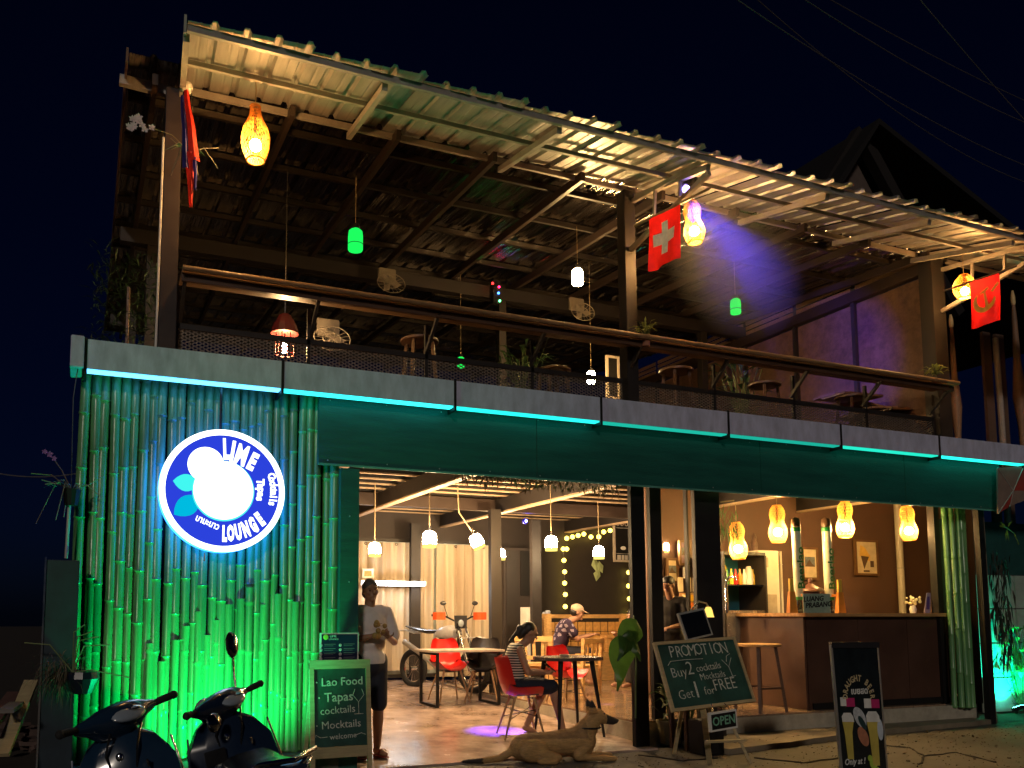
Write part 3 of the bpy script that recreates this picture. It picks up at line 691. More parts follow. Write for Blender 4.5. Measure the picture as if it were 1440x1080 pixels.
# swiss style flag: red with white cross
p = P(913, 309, 7.1); q = P(957, 287, 6.75); p.y = 7.1
FL = thing('flag', p, 'red flag with a white cross hanging from a pole beside the middle post', 'flag', 'flags hung under the awning')
rt = q - p; rt_ = V((rt.x, rt.y, rt.z)); Hf = .56
cloth('c', None, FL, 1, Hf, (0, 0, 0), rt_, .022).build('flag_cloth', red_cloth, FL, smooth=True)
flag_patch(FL, (0, 0, 0), rt_, 1, Hf, [((.40, .18), (.60, .18), (.60, .78), (.40, .78)), ((.16, .37), (.40, .37), (.40, .59), (.16, .59)), ((.60, .37), (.84, .37), (.84, .59), (.60, .59))], whitec, .022, 'white_cross')
MB().tube([(0, 0, .012) + rt_ * -.6 if False else V((0, 0, .012)) - rt_ * .5, V((0, 0, .012)) + rt_ * 1.9], .013, 8).build('flag_pole', bam_dry, FL)
# red flag with hammer and sickle
p = P(1364, 398, 7.1); q = P(1405, 384, 6.9)
FL = thing('flag', p, 'red flag with an orange hammer and sickle hanging at the right end of the awning', 'flag', 'flags hung under the awning')
rt_ = q - p; Hf = .60
cloth('c', None, FL, 1, Hf, (0, 0, 0), rt_, .018).build('flag_cloth', red_cloth, FL, smooth=True)
pol = []
cx_, cz_ = .46, .46
for k in range(12):   # sickle blade
    a0, a1 = radians(200 - 18 * k + 20), radians(200 - 18 * (k + 1) + 20)
    def sc(a, r, th): return (cx_ + cos(a) * r, cz_ + .0 + sin(a) * r * .62)
    w0, w1 = .10 * sin(pi * (k + 1) / 14) + .015, .10 * sin(pi * (k + 2) / 14) + .015
    pol.append((sc(a0, .32 + w0, 0), sc(a1, .32 + w1, 0), sc(a1, .32 - w1 * .6, 0), sc(a0, .32 - w0 * .6, 0)))
pol = [tuple((a, b) for a, b in q) for q in pol]
pol += [((.42, .28), (.50, .27), (.62, .66), (.53, .67)), ((.28, .29), (.58, .20), (.62, .26), (.32, .35)), ((.66, .32), (.74, .36), (.98, .21), (.90, .17))]
flag_patch(FL, (0, 0, 0), rt_, 1, Hf, pol, yel, .018, 'hammer_and_sickle')
MB().tube([V((0, 0, .012)) - rt_ * .9, V((0, 0, .012)) + rt_ * 1.6], .013, 8).build('flag_pole', bam_dry, FL)
# furled lao flag at the left post
p = P(262, 128, 7.35); FL = thing('furled_flag', p, 'furled red and blue flag hanging beside the upper left post', 'flag')
H1 = (p - P(268, 290, 7.35)).length
g = MB(); b_ = MB()
def strip(g, x0, x1, z0, z1, w0, w1, yo):
    n = 10
    for i in range(n):
        t0, t1 = i / n, (i + 1) / n
        f = lambda t: (x0 + (x1 - x0) * t, yo + .02 * sin(t * 9), z0 + (z1 - z0) * t, w0 + (w1 - w0) * t)
        a = f(t0); b = f(t1); g.add([(a[0] - a[3], a[1], a[2]), (a[0], a[1] - .03, a[2]), (a[0] + a[3], a[1], a[2]), (b[0] - b[3], b[1], b[2]), (b[0], b[1] - .03, b[2]), (b[0] + b[3], b[1], b[2])], [(0, 3, 4, 1), (1, 4, 5, 2)])
strip(g, 0, .09, 0, -.62, .02, .045, 0); strip(g, .05, .07, -.55, -H1, .05, .012, .02); strip(b_, -.03, .02, -.05, -.7, .015, .03, .01); strip(b_, .09, .10, -.6, -H1 * .85, .02, .01, .0)
g.build('flag_cloth', thin('furled_red_cloth', (.75, .03, .015), .4), FL); b_.build('flag_stripe', thin('flag_blue_cloth', (.03, .03, .25), .35), FL)
# ================================================================ BAR
CT = thing('bar_counter', (9.2, 8.6, .253), 'dark L shaped bar counter with a lit wooden top at the right of the building', 'bar counter')
c0 = G(1143, 999, .253); cy0 = c0.y + .05; cx0 = c0.x
topz = P(1140, 862, cy0 - .05).z
cl_m = mat('counter_cladding', (0.105, .052, .032), .42, var=.3, scale=2, bump=.1); cf_m = mat('counter_front_ply', (.075, .036, .024), .42, var=.3, scale=2, bump=.1)
x = cx0
for k in range(3):
    MB().bx(x + .003, x + .86, cy0, cy0 + .03, .255, topz - .01).build('front_panel', cf_m, CT, world=True, bevel=.002); x += .863
MB().bx(cx0 - .03, cx0 - .002, cy0 + .01, cy0 + 1.6, .255, topz - .01).build('side_panel', cl_m, CT, world=True, bevel=.002)
MB().bx(cx0, x, cy0 + .04, cy0 + .45, .255, topz - .02).build('carcass', black_paint, CT, world=True)
MB().bx(cx0 - .10, x + .05, cy0 - .10, cy0 + .55, topz - .045, topz).build('counter_top', wood, CT, world=True, bevel=.006)
MB().bx(cx0 - .10, cx0 + .5, cy0 + .56, cy0 + 1.65, topz - .045, topz).build('counter_top', wood, CT, world=True, bevel=.006)
MB().bx(cx0 + .05, x, cy0 - .025, cy0 - .001, .256, .33).build('kick_rail', black_paint, CT, world=True)
CY = cy0
def onbar(u, Y): q = P(u, 860, Y); return V((q.x, Y, topz + .001))
# beer towers
for u, w_, lab in ((1124, 0, 'clear beer tower with upright green lettering, left of the pair on the bar'), (1167, 1, 'clear beer tower with upright green lettering, right of the pair on the bar')):
    b = onbar(u, CY + .15); t = thing('beer_tower', b, lab, 'beer tower', 'beer towers on the bar'); sc = S(b.y, u)
    Ht = (853 - 738) * sc; k = sc / .0098
    MB().lathe([(.10, 0), (.10, .02), (.04, .05), (.035, .16)], n=16).build('base', black_plastic, t, smooth=True)
    MB().lathe([(.062, .16), (.062, .20)], n=16).build('collar', mat('green_plastic', (.01, .22, .04), .3), t)
    bt = MB().lathe([(.055, .20), (.055, Ht)], n=20, cap=False).build('tube', mat('clear_tube', (.62, .60, .45), .12, trans=.0, var=.1, spec=.6), t, smooth=True)
    MB().lathe([(.020, .20), (.020, Ht)], n=12).build('ice_core', white_paint, t)
    MB().lathe([(.058, Ht), (.058, Ht + .05)], n=16).build('lid', mat('green_plastic', (.01, .22, .04), .3), t)
    MB().lathe([(.055, Ht + .06), (.06, Ht + .09), (.05, Ht + .16), (.02, Ht + .18)], n=16).build('basket_cap', darkwood, t, smooth=True)
    MB().bar((0, -.05, .22), (0, -.12, .22), .03, .03).build('tap', mat('orange_plastic', (.75, .25, .02), .4), t)
    text('Beerlao', .155, mat('green_ink', (.02, .16, .03), .5), t, (0, -.0585, .56), (pi / 2, -pi / 2, 0), 1.1, .003)
for u, lab in ((1112, 'orange cardboard stand at the left end of the green shop card'), (1180, 'orange cardboard stand at the right end of the green shop card')):
    b = onbar(u + 2, CY + .02); t = thing('card_stand', b, lab, 'card stand'); om = mat('orange_card', (.80, .28, .03), .6)
    MB().box((0, 0, .13), (.13, .06, .26), taper=.6).build('stand', om, t); MB().bx(-.03, .03, -.012, .012, .26, .42).build('stand_neck', mat('yellow_card', (.8, .5, .06), .6), t)
b = onbar(1149, CY - .05); t = thing('name_card', b, 'grey green card reading LUANG PRABANG in black brush letters on the bar', 'sign')
sc = S(b.y, 1149); W_ = 50 * sc; H_ = 27 * sc
MB().box((0, 0, H_ / 2), (W_, .012, H_)).build('card', mat('sage_card', (.30, .40, .31), .6, var=.3), t)
ink = mat('black_ink', (.01, .01, .01), .6)
text('LUANG', .085, ink, t, (-.06, -.008, H_ * .72), (pi / 2, -.05, 0), 1.15, .003, shear=.2); text('PRABANG', .085, ink, t, (.02, -.008, H_ * .42), (pi / 2, -.06, 0), 1.1, .003, shear=.2)
b = onbar(1141, CY + .30); t = thing('clay_pot', b, 'brown clay pot with a pointed lid standing behind the green shop card', 'pot'); pm = mat('brown_clay', (.12, .045, .03), .35)
MB().lathe([(.10, 0), (.14, .10), (.13, .24), (.10, .27)], n=16).build('pot_body', pm, t, smooth=True); MB().lathe([(.17, .28), (.15, .31), (.06, .35), (.02, .38), (.03, .42), (.008, .45)], n=16).build('lid', pm, t, smooth=True)
b = onbar(1304, CY + .1); t = thing('table_tent', b, 'small white folded menu tent on the right end of the bar', 'menu card'); g = MB()
g.bar((-.06, 0, 0), (0, 0, .27), .12, .004, V((1, 0, 0))); g.bar((.10, 0, 0), (.04, 0, .27), .12, .004, V((1, 0, 0)))
MB().prism([(-.10, 0), (.02, 0), (.045, .27), (-.03, .27)], -.03, -.026, 'y').build('front_card', mat('tent_card', (.35, .30, .42), .5), t); MB().prism([(.03, 0), (.12, 0), (.06, .27), (.045, .27)], .0, .004, 'y').build('back_card', white_paint, t)
MB().prism([(-.06, .05), (.0, .05), (.015, .22), (-.03, .22)], -.034, -.032, 'y').build('print', mat('tent_print', (.08, .05, .25), .5), t)
random.seed(3)
b = onbar(1284, CY + .15); t = thing('flower_vase', b, 'small bunch of pale flowers standing on the bar by the white pipe', 'flowers')
MB().lathe([(.035, 0), (.045, .05), (.03, .10)], n=12).build('vase', white_paint, t, smooth=True); g = MB()
for k in range(26): a = U(0, 6.28); r = U(0, .09); g.ball((r * cos(a), r * sin(a), U(.08, .22)), U(.012, .022), 6, 4)
g.build('blossom', mat('cream_petals', (.75, .72, .45), .6), t)
# things behind the bar
bz = .253
p = P(1065, 850, 9.6); t = thing('white_cabinet', (p.x, 9.6, bz), 'tall white cupboard with a square vent standing against the bar wall', 'cabinet'); H_ = P(1065, 776, 9.6).z - bz; W_ = 37 * S(9.6, 1065)
wp = mat('cream_enamel', (.62, .55, .42), .4, var=.08)
MB().bx(-W_ / 2, W_ / 2, -.25, .25, 0, H_).build('cabinet_body', wp, t, bevel=.008); MB().bx(-W_ * .28, W_ * .32, -.262, -.252, H_ - .95, H_ - .62).build('vent', mat('vent_tan', (.40, .32, .22), .6), t, bevel=.004)
MB().bx(-W_ * .3, -.02, -.262, -.252, H_ - .24, H_ - .1).build('label_plate', mat('vent_tan', (.40, .32, .22), .6), t)
p = P(1076 - 15, 776, 9.55); t = thing('figurine', (p.x, 9.55, bz + H_ + .001), 'small wooden figurine on top of the white cupboard', 'figurine')
MB().lathe([(.05, 0), (.045, .04), (.05, .10), (.03, .16), (.035, .20), (.012, .26)], n=10).build('figurine_body', darkwood, t, smooth=True)
p = P(1030, 850, 9.35); t = thing('drinks_fridge', (p.x, 9.35, bz), 'glass fronted drinks cooler with bottles beside the white cupboard', 'fridge'); H_ = P(1030, 780, 9.1).z - bz; W_ = .36
MB().bx(-W_, W_, -.25, .3, 0, H_ - .75).build('cooler_base', mat('brushed_steel', (.45, .42, .40), .25, .8), t); MB().bx(-W_, W_, .25, .3, H_ - .75, H_).build('back_panel', mat('teal_panel', (.02, .12, .16), .4), t)
MB().bx(-W_, W_, -.25, .25, H_ - .42, H_ - .40).build('shelf', chrome, t)
for s_ in (-1, 1): MB().bx(s_ * W_ - .015, s_ * W_ + .015, -.27, .3, 0, H_).build('cooler_frame', dark_steel, t)
MB().bx(-W_, W_, -.27, .3, H_, H_ + .04).build('cooler_top', dark_steel, t)
random.seed(11); bcol = [(.7, .25, .03), (.8, .75, .6), (.05, .25, .06), (.75, .5, .05), (.6, .04, .03)]
for k in range(9):
    x = -W_ + .07 + k * .075; bt = thing('bottle', (p.x + x, 9.28, bz + H_ - .399), '%s bottle, %s from the left on the drinks cooler shelf' % (['orange', 'clear', 'green', 'yellow', 'red'][k % 5], ['first', 'second', 'third', 'fourth', 'fifth', 'sixth', 'seventh', 'eighth', 'ninth'][k]), 'bottle', 'bottles in the drinks cooler')
    MB().lathe([(.028, 0), (.028, .13), (.012, .18), (.012, .22)], n=8).build('bottle_body', mat('bottle_%d' % (k % 5), bcol[k % 5], .2, var=.1), bt, smooth=True)
t = thing('round_badge', (p.x + .02, 9.56, bz + H_ - .16), 'round yellow badge on the teal back of the drinks cooler', 'badge'); MB().lathe([(.07, 0), (.07, .02)], n=16, rot=Matrix.Rotation(pi / 2, 3, 'X')).build('badge_face', mat('yellow_badge', (.7, .5, .05), .5), t)
t = thing('white_jug', (p.x + .24, 9.28, bz + H_ - .399), 'white rounded jug on the drinks cooler shelf', 'jug'); MB().lathe([(.05, 0), (.065, .07), (.05, .20), (.03, .26)], n=12).build('jug_body', white_paint, t, smooth=True)
t = thing('beer_tap', P(1022, 850, CY + .9), 'chrome beer tap on the bar in front of the drinks cooler', 'beer tap'); t.location.z = topz
MB().tube([(0, 0, 0), (0, 0, .40), (.04, -.02, .47), (.10, -.06, .47), (.11, -.07, .42)], [.025, .022, .02, .016, .012], 10).build('tap_column', chrome, t, smooth=True)
MB().tube([(.0, 0, .45), (.0, 0, .55)], .012).build('tap_handle', black_plastic, t)
for u, r, n_, lb in ((1100, .022, 0, 'thin white conduit pipe running down the bar wall'), (1269, .055, 1, 'thick white pipe running down the bar wall behind the last lantern')):
    p = P(u, 850, 9.86); t = thing('wall_pipe', (p.x, 9.86, .255), lb, 'pipe'); MB().tube([(0, 0, 0), (0, 0, 3.05 if n_ else 2.1)], r, 10).build('pipe', wp, t, smooth=True)
    MB().torus((0, .0, 1.9), r + .004, .006, 'z', 12, 4).build('pipe_clip', galv, t)
def picture(u0, v0, u1, v1, Y, label, fm, bgm, draw=None, cat='picture', name='framed_picture'):
    a, b = P(u0, v1, Y), P(u1, v0, Y); p = V(((a.x + b.x) / 2, Y, (a.z + b.z) / 2)); w2, h2 = (b.x - a.x) / 2, (b.z - a.z) / 2
    t = thing(name, p, label, cat); f = .035
    g = MB(); g.bx(-w2, w2, -.02, .02, h2 - f, h2).bx(-w2, w2, -.02, .02, -h2, -h2 + f).bx(-w2, -w2 + f, -.02, .02, -h2 + f, h2 - f).bx(w2 - f, w2, -.02, .02, -h2 + f, h2 - f)
    g.build('frame', fm, t); MB().bx(-w2 + f, w2 - f, -.004, .015, -h2 + f, h2 - f).build('print', bgm, t)
    if draw: draw(t, w2, h2)
    return t
gold = mat('brown_gold_frame', (.16, .08, .03), .4)
def dr1(t, w2, h2):
    MB().prism([(-w2 * .6, h2 * .1), (-w2 * .5, h2 * .7), (-w2 * .1, h2 * .55), (w2 * .3, h2 * .1), (w2 * .25, -h2 * .2), (-w2 * .2, -h2 * .1)], -.008, -.006, 'y').build('painted_cocktail', mat('print_yellow', (.75, .45, .08), .6), t)
    MB().prism([(-w2 * .5, h2 * .1), (w2 * .2, h2 * .05), (w2 * .0, -h2 * .25), (-w2 * .25, -h2 * .65), (-w2 * .4, -h2 * .2)], -.010, -.009, 'y').build('painted_shadow', mat('print_dark', (.10, .06, .03), .6), t)
    MB().box((w2 * .45, -.008, -h2 * .35), (w2 * .3, .003, h2 * .35)).box((-w2 * .05, -.008, -h2 * .75), (w2 * .5, .003, h2 * .1)).build('printed_marks', mat('print_dark', (.10, .06, .03), .6), t)
def dr2(t, w2, h2):
    MB().box((0, -.008, h2 * .1), (w2 * 1.2, .003, h2 * .6)).build('painted_landscape', mat('print_blue', (.15, .17, .18), .6, var=.6, scale=14), t)
    MB().prism([(-w2 * .6, h2 * -.2), (-w2 * .1, h2 * .25), (w2 * .2, 0), (w2 * .6, h2 * -.2)], -.012, -.010, 'y').build('painted_mountain', mat('print_dark', (.10, .06, .03), .6), t)
paper = mat('cream_paper', (.62, .50, .32), .7, var=.2, scale=8)
picture(1203, 760, 1233, 809, 9.9, 'framed cream print of a yellow cocktail on the bar wall', gold, paper, dr1)
picture(1128, 770, 1149, 815, 9.9, 'framed grey landscape print half hidden behind the beer towers', gold, paper, dr2)
picture(955, 760, 971, 795, 9.85, 'upper framed poster with purple print beside the black pillar', gold, mat('purple_print', (.25, .16, .22), .6, var=.5, scale=9), dr2)
picture(937, 785, 953, 820, 9.9, 'framed poster of dark peaks above the barman', gold, paper, dr2)
picture(961, 797, 968, 813, 9.84, 'tiny narrow white framed card under the purple poster', white_paint, paper)
for i, (u, lab) in enumerate(((957, 'left one of three pale hanging tags behind the barman'), (968, 'middle one of three pale hanging tags behind the barman'), (978, 'right one of three pale hanging tags behind the barman'))):
    p = P(u, 822, 9.7); t = thing('hanging_tag', p, lab, 'tag', 'pale tags behind the barman'); MB().bx(-.045, .045, -.01, .01, -.10, .10).build('tag_face', paper, t, bevel=.006)
t = thing('snack_rack', P(971, 850, 9.6), 'rack of orange and yellow snack packets behind the barman', 'rack'); random.seed(4)
MB().bx(-.14, .14, .03, .06, -.22, .16).build('rack_back', wood, t)
for i in range(3):
    for j in range(3): q = MB().box((-.085 + .085 * i, 0, -.13 + .11 * j), (.075, .04, .09)).build('packet', [mat('packet_orange', (.8, .2, .03), .4), mat('packet_cream', (.8, .6, .3), .4), mat('packet_yellow', (.8, .45, .02), .4)][(i + 2 * j) % 3], t)
# bar stool
def stool(label, loc, h, s_, mt, top_m, cat='bar stool', group='bar stools', rz=0):
    t = thing('bar_stool', loc, label, cat, group, rz)
    MB().lathe([(.17 * s_, h - .035), (.18 * s_, h - .03), (.18 * s_, h - .006), (.17 * s_, h)], n=20).build('seat', top_m, t, smooth=True)
    for a in range(4):
        q = pi / 4 + a * pi / 2; MB().bar((.13 * s_ * cos(q), .13 * s_ * sin(q), h - .035), (.2 * s_ * cos(q), .2 * s_ * sin(q), 0), .035, .035).build('leg', mt, t)
    g = MB(); z = h * .35; r = .175 * s_
    for a in range(4):
        q0, q1 = pi / 4 + a * pi / 2, pi / 4 + (a + 1) * pi / 2; g.bar((r * cos(q0), r * sin(q0), z), (r * cos(q1), r * sin(q1), z), .02, .02)
    g.build('stretcher', mt, t); return t
p = G(1070, 1000, .253); stool('dark bar stool with a pale round seat beside the side of the bar counter', p, (1000 - 907) * S(p.y, 1070), 1.45, darkwood, wood)
# ================================================================ PROMO BOARD, OPEN SIGN
PB = thing('promotion_board', G(1000, 1070, 0.002), 'tilted green chalkboard reading PROMOTION Buy 2 cocktails Get 1 for FREE on an easel', 'chalkboard')
q = [P(918, 905, 6.62), P(1032, 895, 6.75), P(1062, 988, 6.45), P(945, 1001, 6.32)]    # tl tr br bl
q = [a - PB.location for a in q]; tl, tr, br, bl = q
vx = ((tr - tl) + (br - bl)) / 2; vz = ((tl - bl) + (tr - br)) / 2; cen = (tl + tr + br + bl) / 4
Wb, Hb = vx.length, vz.length; ex = vx.normalized(); ey_ = vz.normalized(); nn = ex.cross(ey_).normalized(); ez = nn.cross(ex).normalized()
skew = ey_.dot(ex)
mtx = Matrix((ex, ey_, nn)).transposed()            # local (x right, y up, z out)
def bl_(x, y, z=0): return cen + ex * x + ey_ * y + nn * z
def slab(a, b, c, d, z0, z1): 
    g = MB(); g.add([bl_(*a, z0), bl_(*b, z0), bl_(*c, z0), bl_(*d, z0), bl_(*a, z1), bl_(*b, z1), bl_(*c, z1), bl_(*d, z1)], [(3, 2, 1, 0), (4, 5, 6, 7), (0, 1, 5, 4), (1, 2, 6, 5), (2, 3, 7, 6), (3, 0, 4, 7)]); return g
w2, h2, f = Wb / 2, Hb / 2, .03
slab((-w2 + f, -h2 + f), (w2 - f, -h2 + f), (w2 - f, h2 - f), (-w2 + f, h2 - f), -.008, .006).build('board', board_green, PB)
for a, b, c, d in (((-w2, -h2), (w2, -h2), (w2, -h2 + f), (-w2, -h2 + f)), ((-w2, h2 - f), (w2, h2 - f), (w2, h2), (-w2, h2)), ((-w2, -h2 + f), (-w2 + f, -h2 + f), (-w2 + f, h2 - f), (-w2, h2 - f)), ((w2 - f, -h2 + f), (w2, -h2 + f), (w2, h2 - f), (w2 - f, h2 - f))):
    slab(a, b, c, d, -.012, .016).build('board_frame', pine, PB)
def btext(s_, size, x, y, sx=1, rot=0, bold=0, mt=chalk):
    o = text(s_, size, mt, PB, (0, 0, 0), (0, 0, 0), 1, bold - .002); r = Matrix.Rotation(rot, 3, 'Z') @ Matrix.Diagonal((sx, 1, 1))
    M4 = (mtx @ r).to_4x4(); M4.translation = bl_(x, y, .010)
    for vv in o.data.vertices: vv.co = M4 @ vv.co
    return o
k = Wb / .98
for i, (c, y) in enumerate(zip('PROMOTION', (.0, -.004, .003, 0, .006, .0, .004, .002, 0))): btext(c, .155 * k, (-.315 + .078 * i) * k, .205 * k + y, .82, U(-.05, .05))
btext('Buy', .125 * k, -.30 * k, .02 * k, 1, .03); btext('2', .17 * k, -.165 * k, .045 * k, 1); btext('cocktails', .092 * k, .055 * k, .045 * k, .95, .05, .001); btext('Mocktails', .085 * k, .075 * k, -.035 * k, .95, .04, .001)
btext('Get', .115 * k, -.29 * k, -.175 * k, 1, .06); btext('1', .21 * k, -.16 * k, -.15 * k, 1.2); btext('for', .105 * k, -.015 * k, -.165 * k, 1); btext('FREE', .15 * k, .185 * k, -.125 * k, .9, .02)
def chalkline(pts, r=.003, par=None, f_=None):
    return MB().tube([f_(*a) for a in pts], r, 5).build('chalk_drawing', chalk, par)
bf = lambda x, y: bl_(x * k, y * k, .009)
chalkline([(-.40, .09), (-.36, .125), (-.2, .13), (.02, .125)], .003, PB, bf)
chalkline([(.24, .10), (.30, .03), (.36, .11)], .003, PB, bf); chalkline([(.30, .03), (.31, -.06)], .003, PB, bf); chalkline([(.27, -.065), (.35, -.055)], .003, PB, bf); chalkline([(.29, .08), (.31, .13), (.36, .15)], .003, PB, bf)
def L3(p): return p - PB.location
top_ = cen + ey_ * h2 * .9 - nn * .04
for (u, v) in ((948, 1060), (1056, 1074)):
    MB().bar(top_, L3(G(u, v, 0.004)), .035, .022).build('easel_leg', pine, PB)
MB().bar(top_ + V((0, .02, 0)), L3(G(1012, 1052, 0.03)), .035, .022).build('easel_leg', pine, PB)
MB().bar(cen - ey_ * (h2 - .02) - ex * .12 + nn * -.03, L3(G(998, 1073, .004)), .05, .025).build('easel_leg', pine, PB)
a, b = L3(P(993, 1043, 6.36)), L3(P(1048, 1041, 6.36)); MB().bar(a, b, .03, .022).build('easel_rail', pine, PB)
OS = thing('open_sign', P(1016, 1013, 6.25), 'small white framed sign with green letters OPEN hanging under the promotion chalkboard', 'sign', rz=radians(4))
sc = S(6.25, 1016); W_, H_ = 49 * sc / .98, 26 * sc; r_ = Matrix.Rotation(-.07, 3, 'Y')
MB().box((0, 0, 0), (W_, .03, H_), r_).build('sign_frame', white_paint, OS); MB().box((0, -.010, 0), (W_ - .035, .015, H_ - .035), r_).build('sign_panel', black_paint, OS)
text('OPEN', H_ * .66, mat('green_letters', (.22, .50, .34), .6), OS, (0, -.0195, 0), (pi / 2, -.07, 0), .95, .002)
MB().tube([(-.1, 0, H_ / 2), (-.08, .05, H_ / 2 + .06)], .004).tube([(.1, 0, H_ / 2), (.08, .05, H_ / 2 + .06)], .004).build('hanging_wire', chrome, OS)
# lectern-like stand with a framed black screen, desk lamp
p = P(977, 878, 7.35); t = thing('tilted_screen', p, 'black glossy framed menu panel leaning on a stand above the promotion board', 'screen')
sc = S(7.35, 977); rr = Matrix.Rotation(radians(-14), 3, 'X') @ Matrix.Rotation(radians(-10), 3, 'Y')
MB().box((0, 0, 0), (.36, .03, .30), rr).build('screen_frame', mat('grey_frame', (.3, .3, .28), .4), t); MB().box((0, -.012, 0), (.32, .012, .26), rr).build('glass', mat('black_glass', (.008, .009, .01), .06, coat=1), t)
t2 = thing('stand_table', (p.x + .02, 7.40, .01), 'small dark stand carrying the glossy menu panel beside the black pillar', 'stand'); hz = p.z - .20
MB().bx(-.26, .26, -.16, .14, hz - .04, hz).build('stand_top', pine, t2, bevel=.004)
for sx_ in (-1, 1):
    for sy_ in (-1, 1): MB().bx(sx_ * .22 - .02, sx_ * .22 + .02, sy_ * .12 - .02, sy_ * .12 + .02, 0, hz - .041).build('leg', darkwood, t2)
t3 = thing('open_book', (p.x + .06, 7.30, hz + .002), 'open white guest book lying under the glossy panel', 'book')
MB().loft([[(x, -.09, .004 + .02 * sin(abs(x) * 16)), (x, .08, .004 + .02 * sin(abs(x) * 16)), (x, .08, 0), (x, -.09, 0)] for x in (-.16, -.12, -.06, 0, .06, .12, .16)]).build('pages', white_paint, t3)
t = thing('desk_lamp', P(968, 872, 7.42), 'gooseneck desk lamp with a warm glass shade over the stand', 'lamp')
MB().tube([(-.02, 0, -.1), (0, 0, .02), (.04, -.01, .12), (.13, -.02, .20), (.22, -.03, .18), (.245, -.03, .14)], .009, 8).build('lamp_neck', pine, t, smooth=True)
MB().lathe([(.025, .0), (.04, -.03), (.052, -.09), (.06, -.11)], (.245, -.03, .14), 14, False).build('lamp_shade', glow('desk_shade', (1, .62, .12), 1.6), t, smooth=True)
MB().ball((-.02, -.03, -.06), (.07, .03, .11), 10, 8).build('leaf_ornament', leafm, t, smooth=True)
# ================================================================ BANNER
BN = thing('banner_stand', (G(1215, 1100, 0).x, 5.55, 0.002), 'black roll up banner for DRAUGHT BEER with pictures of two glasses, on the pavement', 'banner')
Yb = 5.55; tl, tr = P(1168, 905, Yb), P(1234, 905, Yb); bl0, br0 = P(1184, 1095, Yb), P(1249, 1095, Yb)
def bn(x, z, y=0):   # x 0..1, z 0 bottom .. 1 top
    a = bl0.lerp(br0, x); b = tl.lerp(tr, x); q = a.lerp(b, z); return q + V((0, -y, 0)) - BN.location
def bq(x0, x1, z0, z1, y, mt, name, n=1):
    g = MB(); g.add([bn(x0, z0, y - .002), bn(x1, z0, y - .002), bn(x1, z1, y - .002), bn(x0, z1, y - .002), bn(x0, z0, y), bn(x1, z0, y), bn(x1, z1, y), bn(x0, z1, y)], [(3, 2, 1, 0), (4, 5, 6, 7), (0, 1, 5, 4), (1, 2, 6, 5), (2, 3, 7, 6), (3, 0, 4, 7)]); return g.build(name, mt, BN)
bq(0.02, .98, 0, .985, 0, mat('banner_vinyl', (.010, .016, .020), .22, coat=.4, var=.5), 'banner_sheet')
MB().bar(bn(-.01, .99), bn(1.01, .99), .03, .05).build('banner_top_rail', chrome, BN); MB().bar(bn(0, 0), bn(0, .99), .02, .02).build('banner_edge', galv, BN); MB().bar(bn(1, 0), bn(1, .99), .008, .01).build('banner_edge', galv, BN)
MB().bar(bn(-.02, -.0), bn(1.02, -.0), .10, .07).build('banner_base', galv, BN)
gl = mat('banner_gold', (.60, .48, .27), .5); bw = (tr - tl).length; bh = (tl - bl0).length
def arch(s_, cx, cz, r, a0, a1, size, mt):
    for i, c in enumerate(s_):
        if c == ' ': continue
        a = radians(a0 + (a1 - a0) * i / (len(s_) - 1)); text(c, size, mt, BN, bn(cx + r * cos(a) / bw, cz + r * sin(a) / bh * 1.0, .003), (pi / 2, -(a - pi / 2), 0), .8, .002, name='letter')
arch('DRAUGHT BEER', .50, .60, .16, 178, 2, .075, gl)
text('เบยสด', .075, mat('banner_white', (.8, .8, .75), .5), BN, bn(.52, .645, .003), (pi / 2, 0, 0), 1, .002)
bq(.10, .22, .535, .60, .003, mat('banner_white', (.8, .8, .75), .5), 'price_tag'); bq(.22, .40, .53, .595, .003, mat('banner_pink', (.55, .03, .16), .5), 'price_tag'); bq(.60, .75, .52, .59, .003, MATS['banner_white'], 'price_tag'); bq(.75, .93, .52, .585, .003, MATS['banner_pink'], 'price_tag')
def glass(x, z, s_):
    g = MB(); 
    def poly(pts, y, mt, nm):
        q = [bn(x + a * s_ / bw, z + b * s_ / bh, y) for a, b in pts]; n = len(q)
        MB().add(q + [v + V((0, -.002, 0)) for v in q], [list(range(n))[::-1], list(range(n, 2 * n))] + [[i, (i + 1) % n, n + (i + 1) % n, n + i] for i in range(n)]).build(nm, mt, BN)
    poly([(-.038, -.2), (.038, -.2), (.045, .05), (.075, .16), (-.075, .16), (-.055, .05)], .003, mat('print_beer', (.62, .50, .10), .5), 'printed_beer')
    poly([(-.075, .15), (.078, .15), (.07, .20), (.04, .235), (-.05, .235), (-.08, .20)], .0055, MATS['banner_white'], 'printed_foam')
glass(.22, .30, .9); glass(.76, .28, 1.05)
def blob(x, z, rx, rz_2, mt, nm, y, rot=0):
    q = [bn(x + (cos(a) * rx * cos(rot) - sin(a) * rz_2 * sin(rot)) / bw, z + (cos(a) * rx * sin(rot) + sin(a) * rz_2 * cos(rot)) / bh, y) for a in [2 * pi * i / 20 for i in range(20)]]; n = 20
    MB().add(q + [v + V((0, -.0015, 0)) for v in q], [list(range(n))[::-1], list(range(n, 2 * n))] + [[i, (i + 1) % n, n + (i + 1) % n, n + i] for i in range(n)]).build(nm, mt, BN)
blob(.48, .45, .06, .10, mat('print_pale', (.55, .58, .60), .5, var=.4, scale=30), 'printed_ice', .003, .6); blob(.52, .41, .028, .07, mat('print_navy', (.02, .05, .05), .5), 'printed_label', .0055, .6); blob(.52, .31, .055, .09, mat('print_hand', (.50, .20, .11), .5, var=.3, scale=20), 'printed_hand', .004, .5); blob(.90, .36, .035, .09, mat('print_bluewhite', (.55, .62, .70), .5), 'printed_ice', .004)
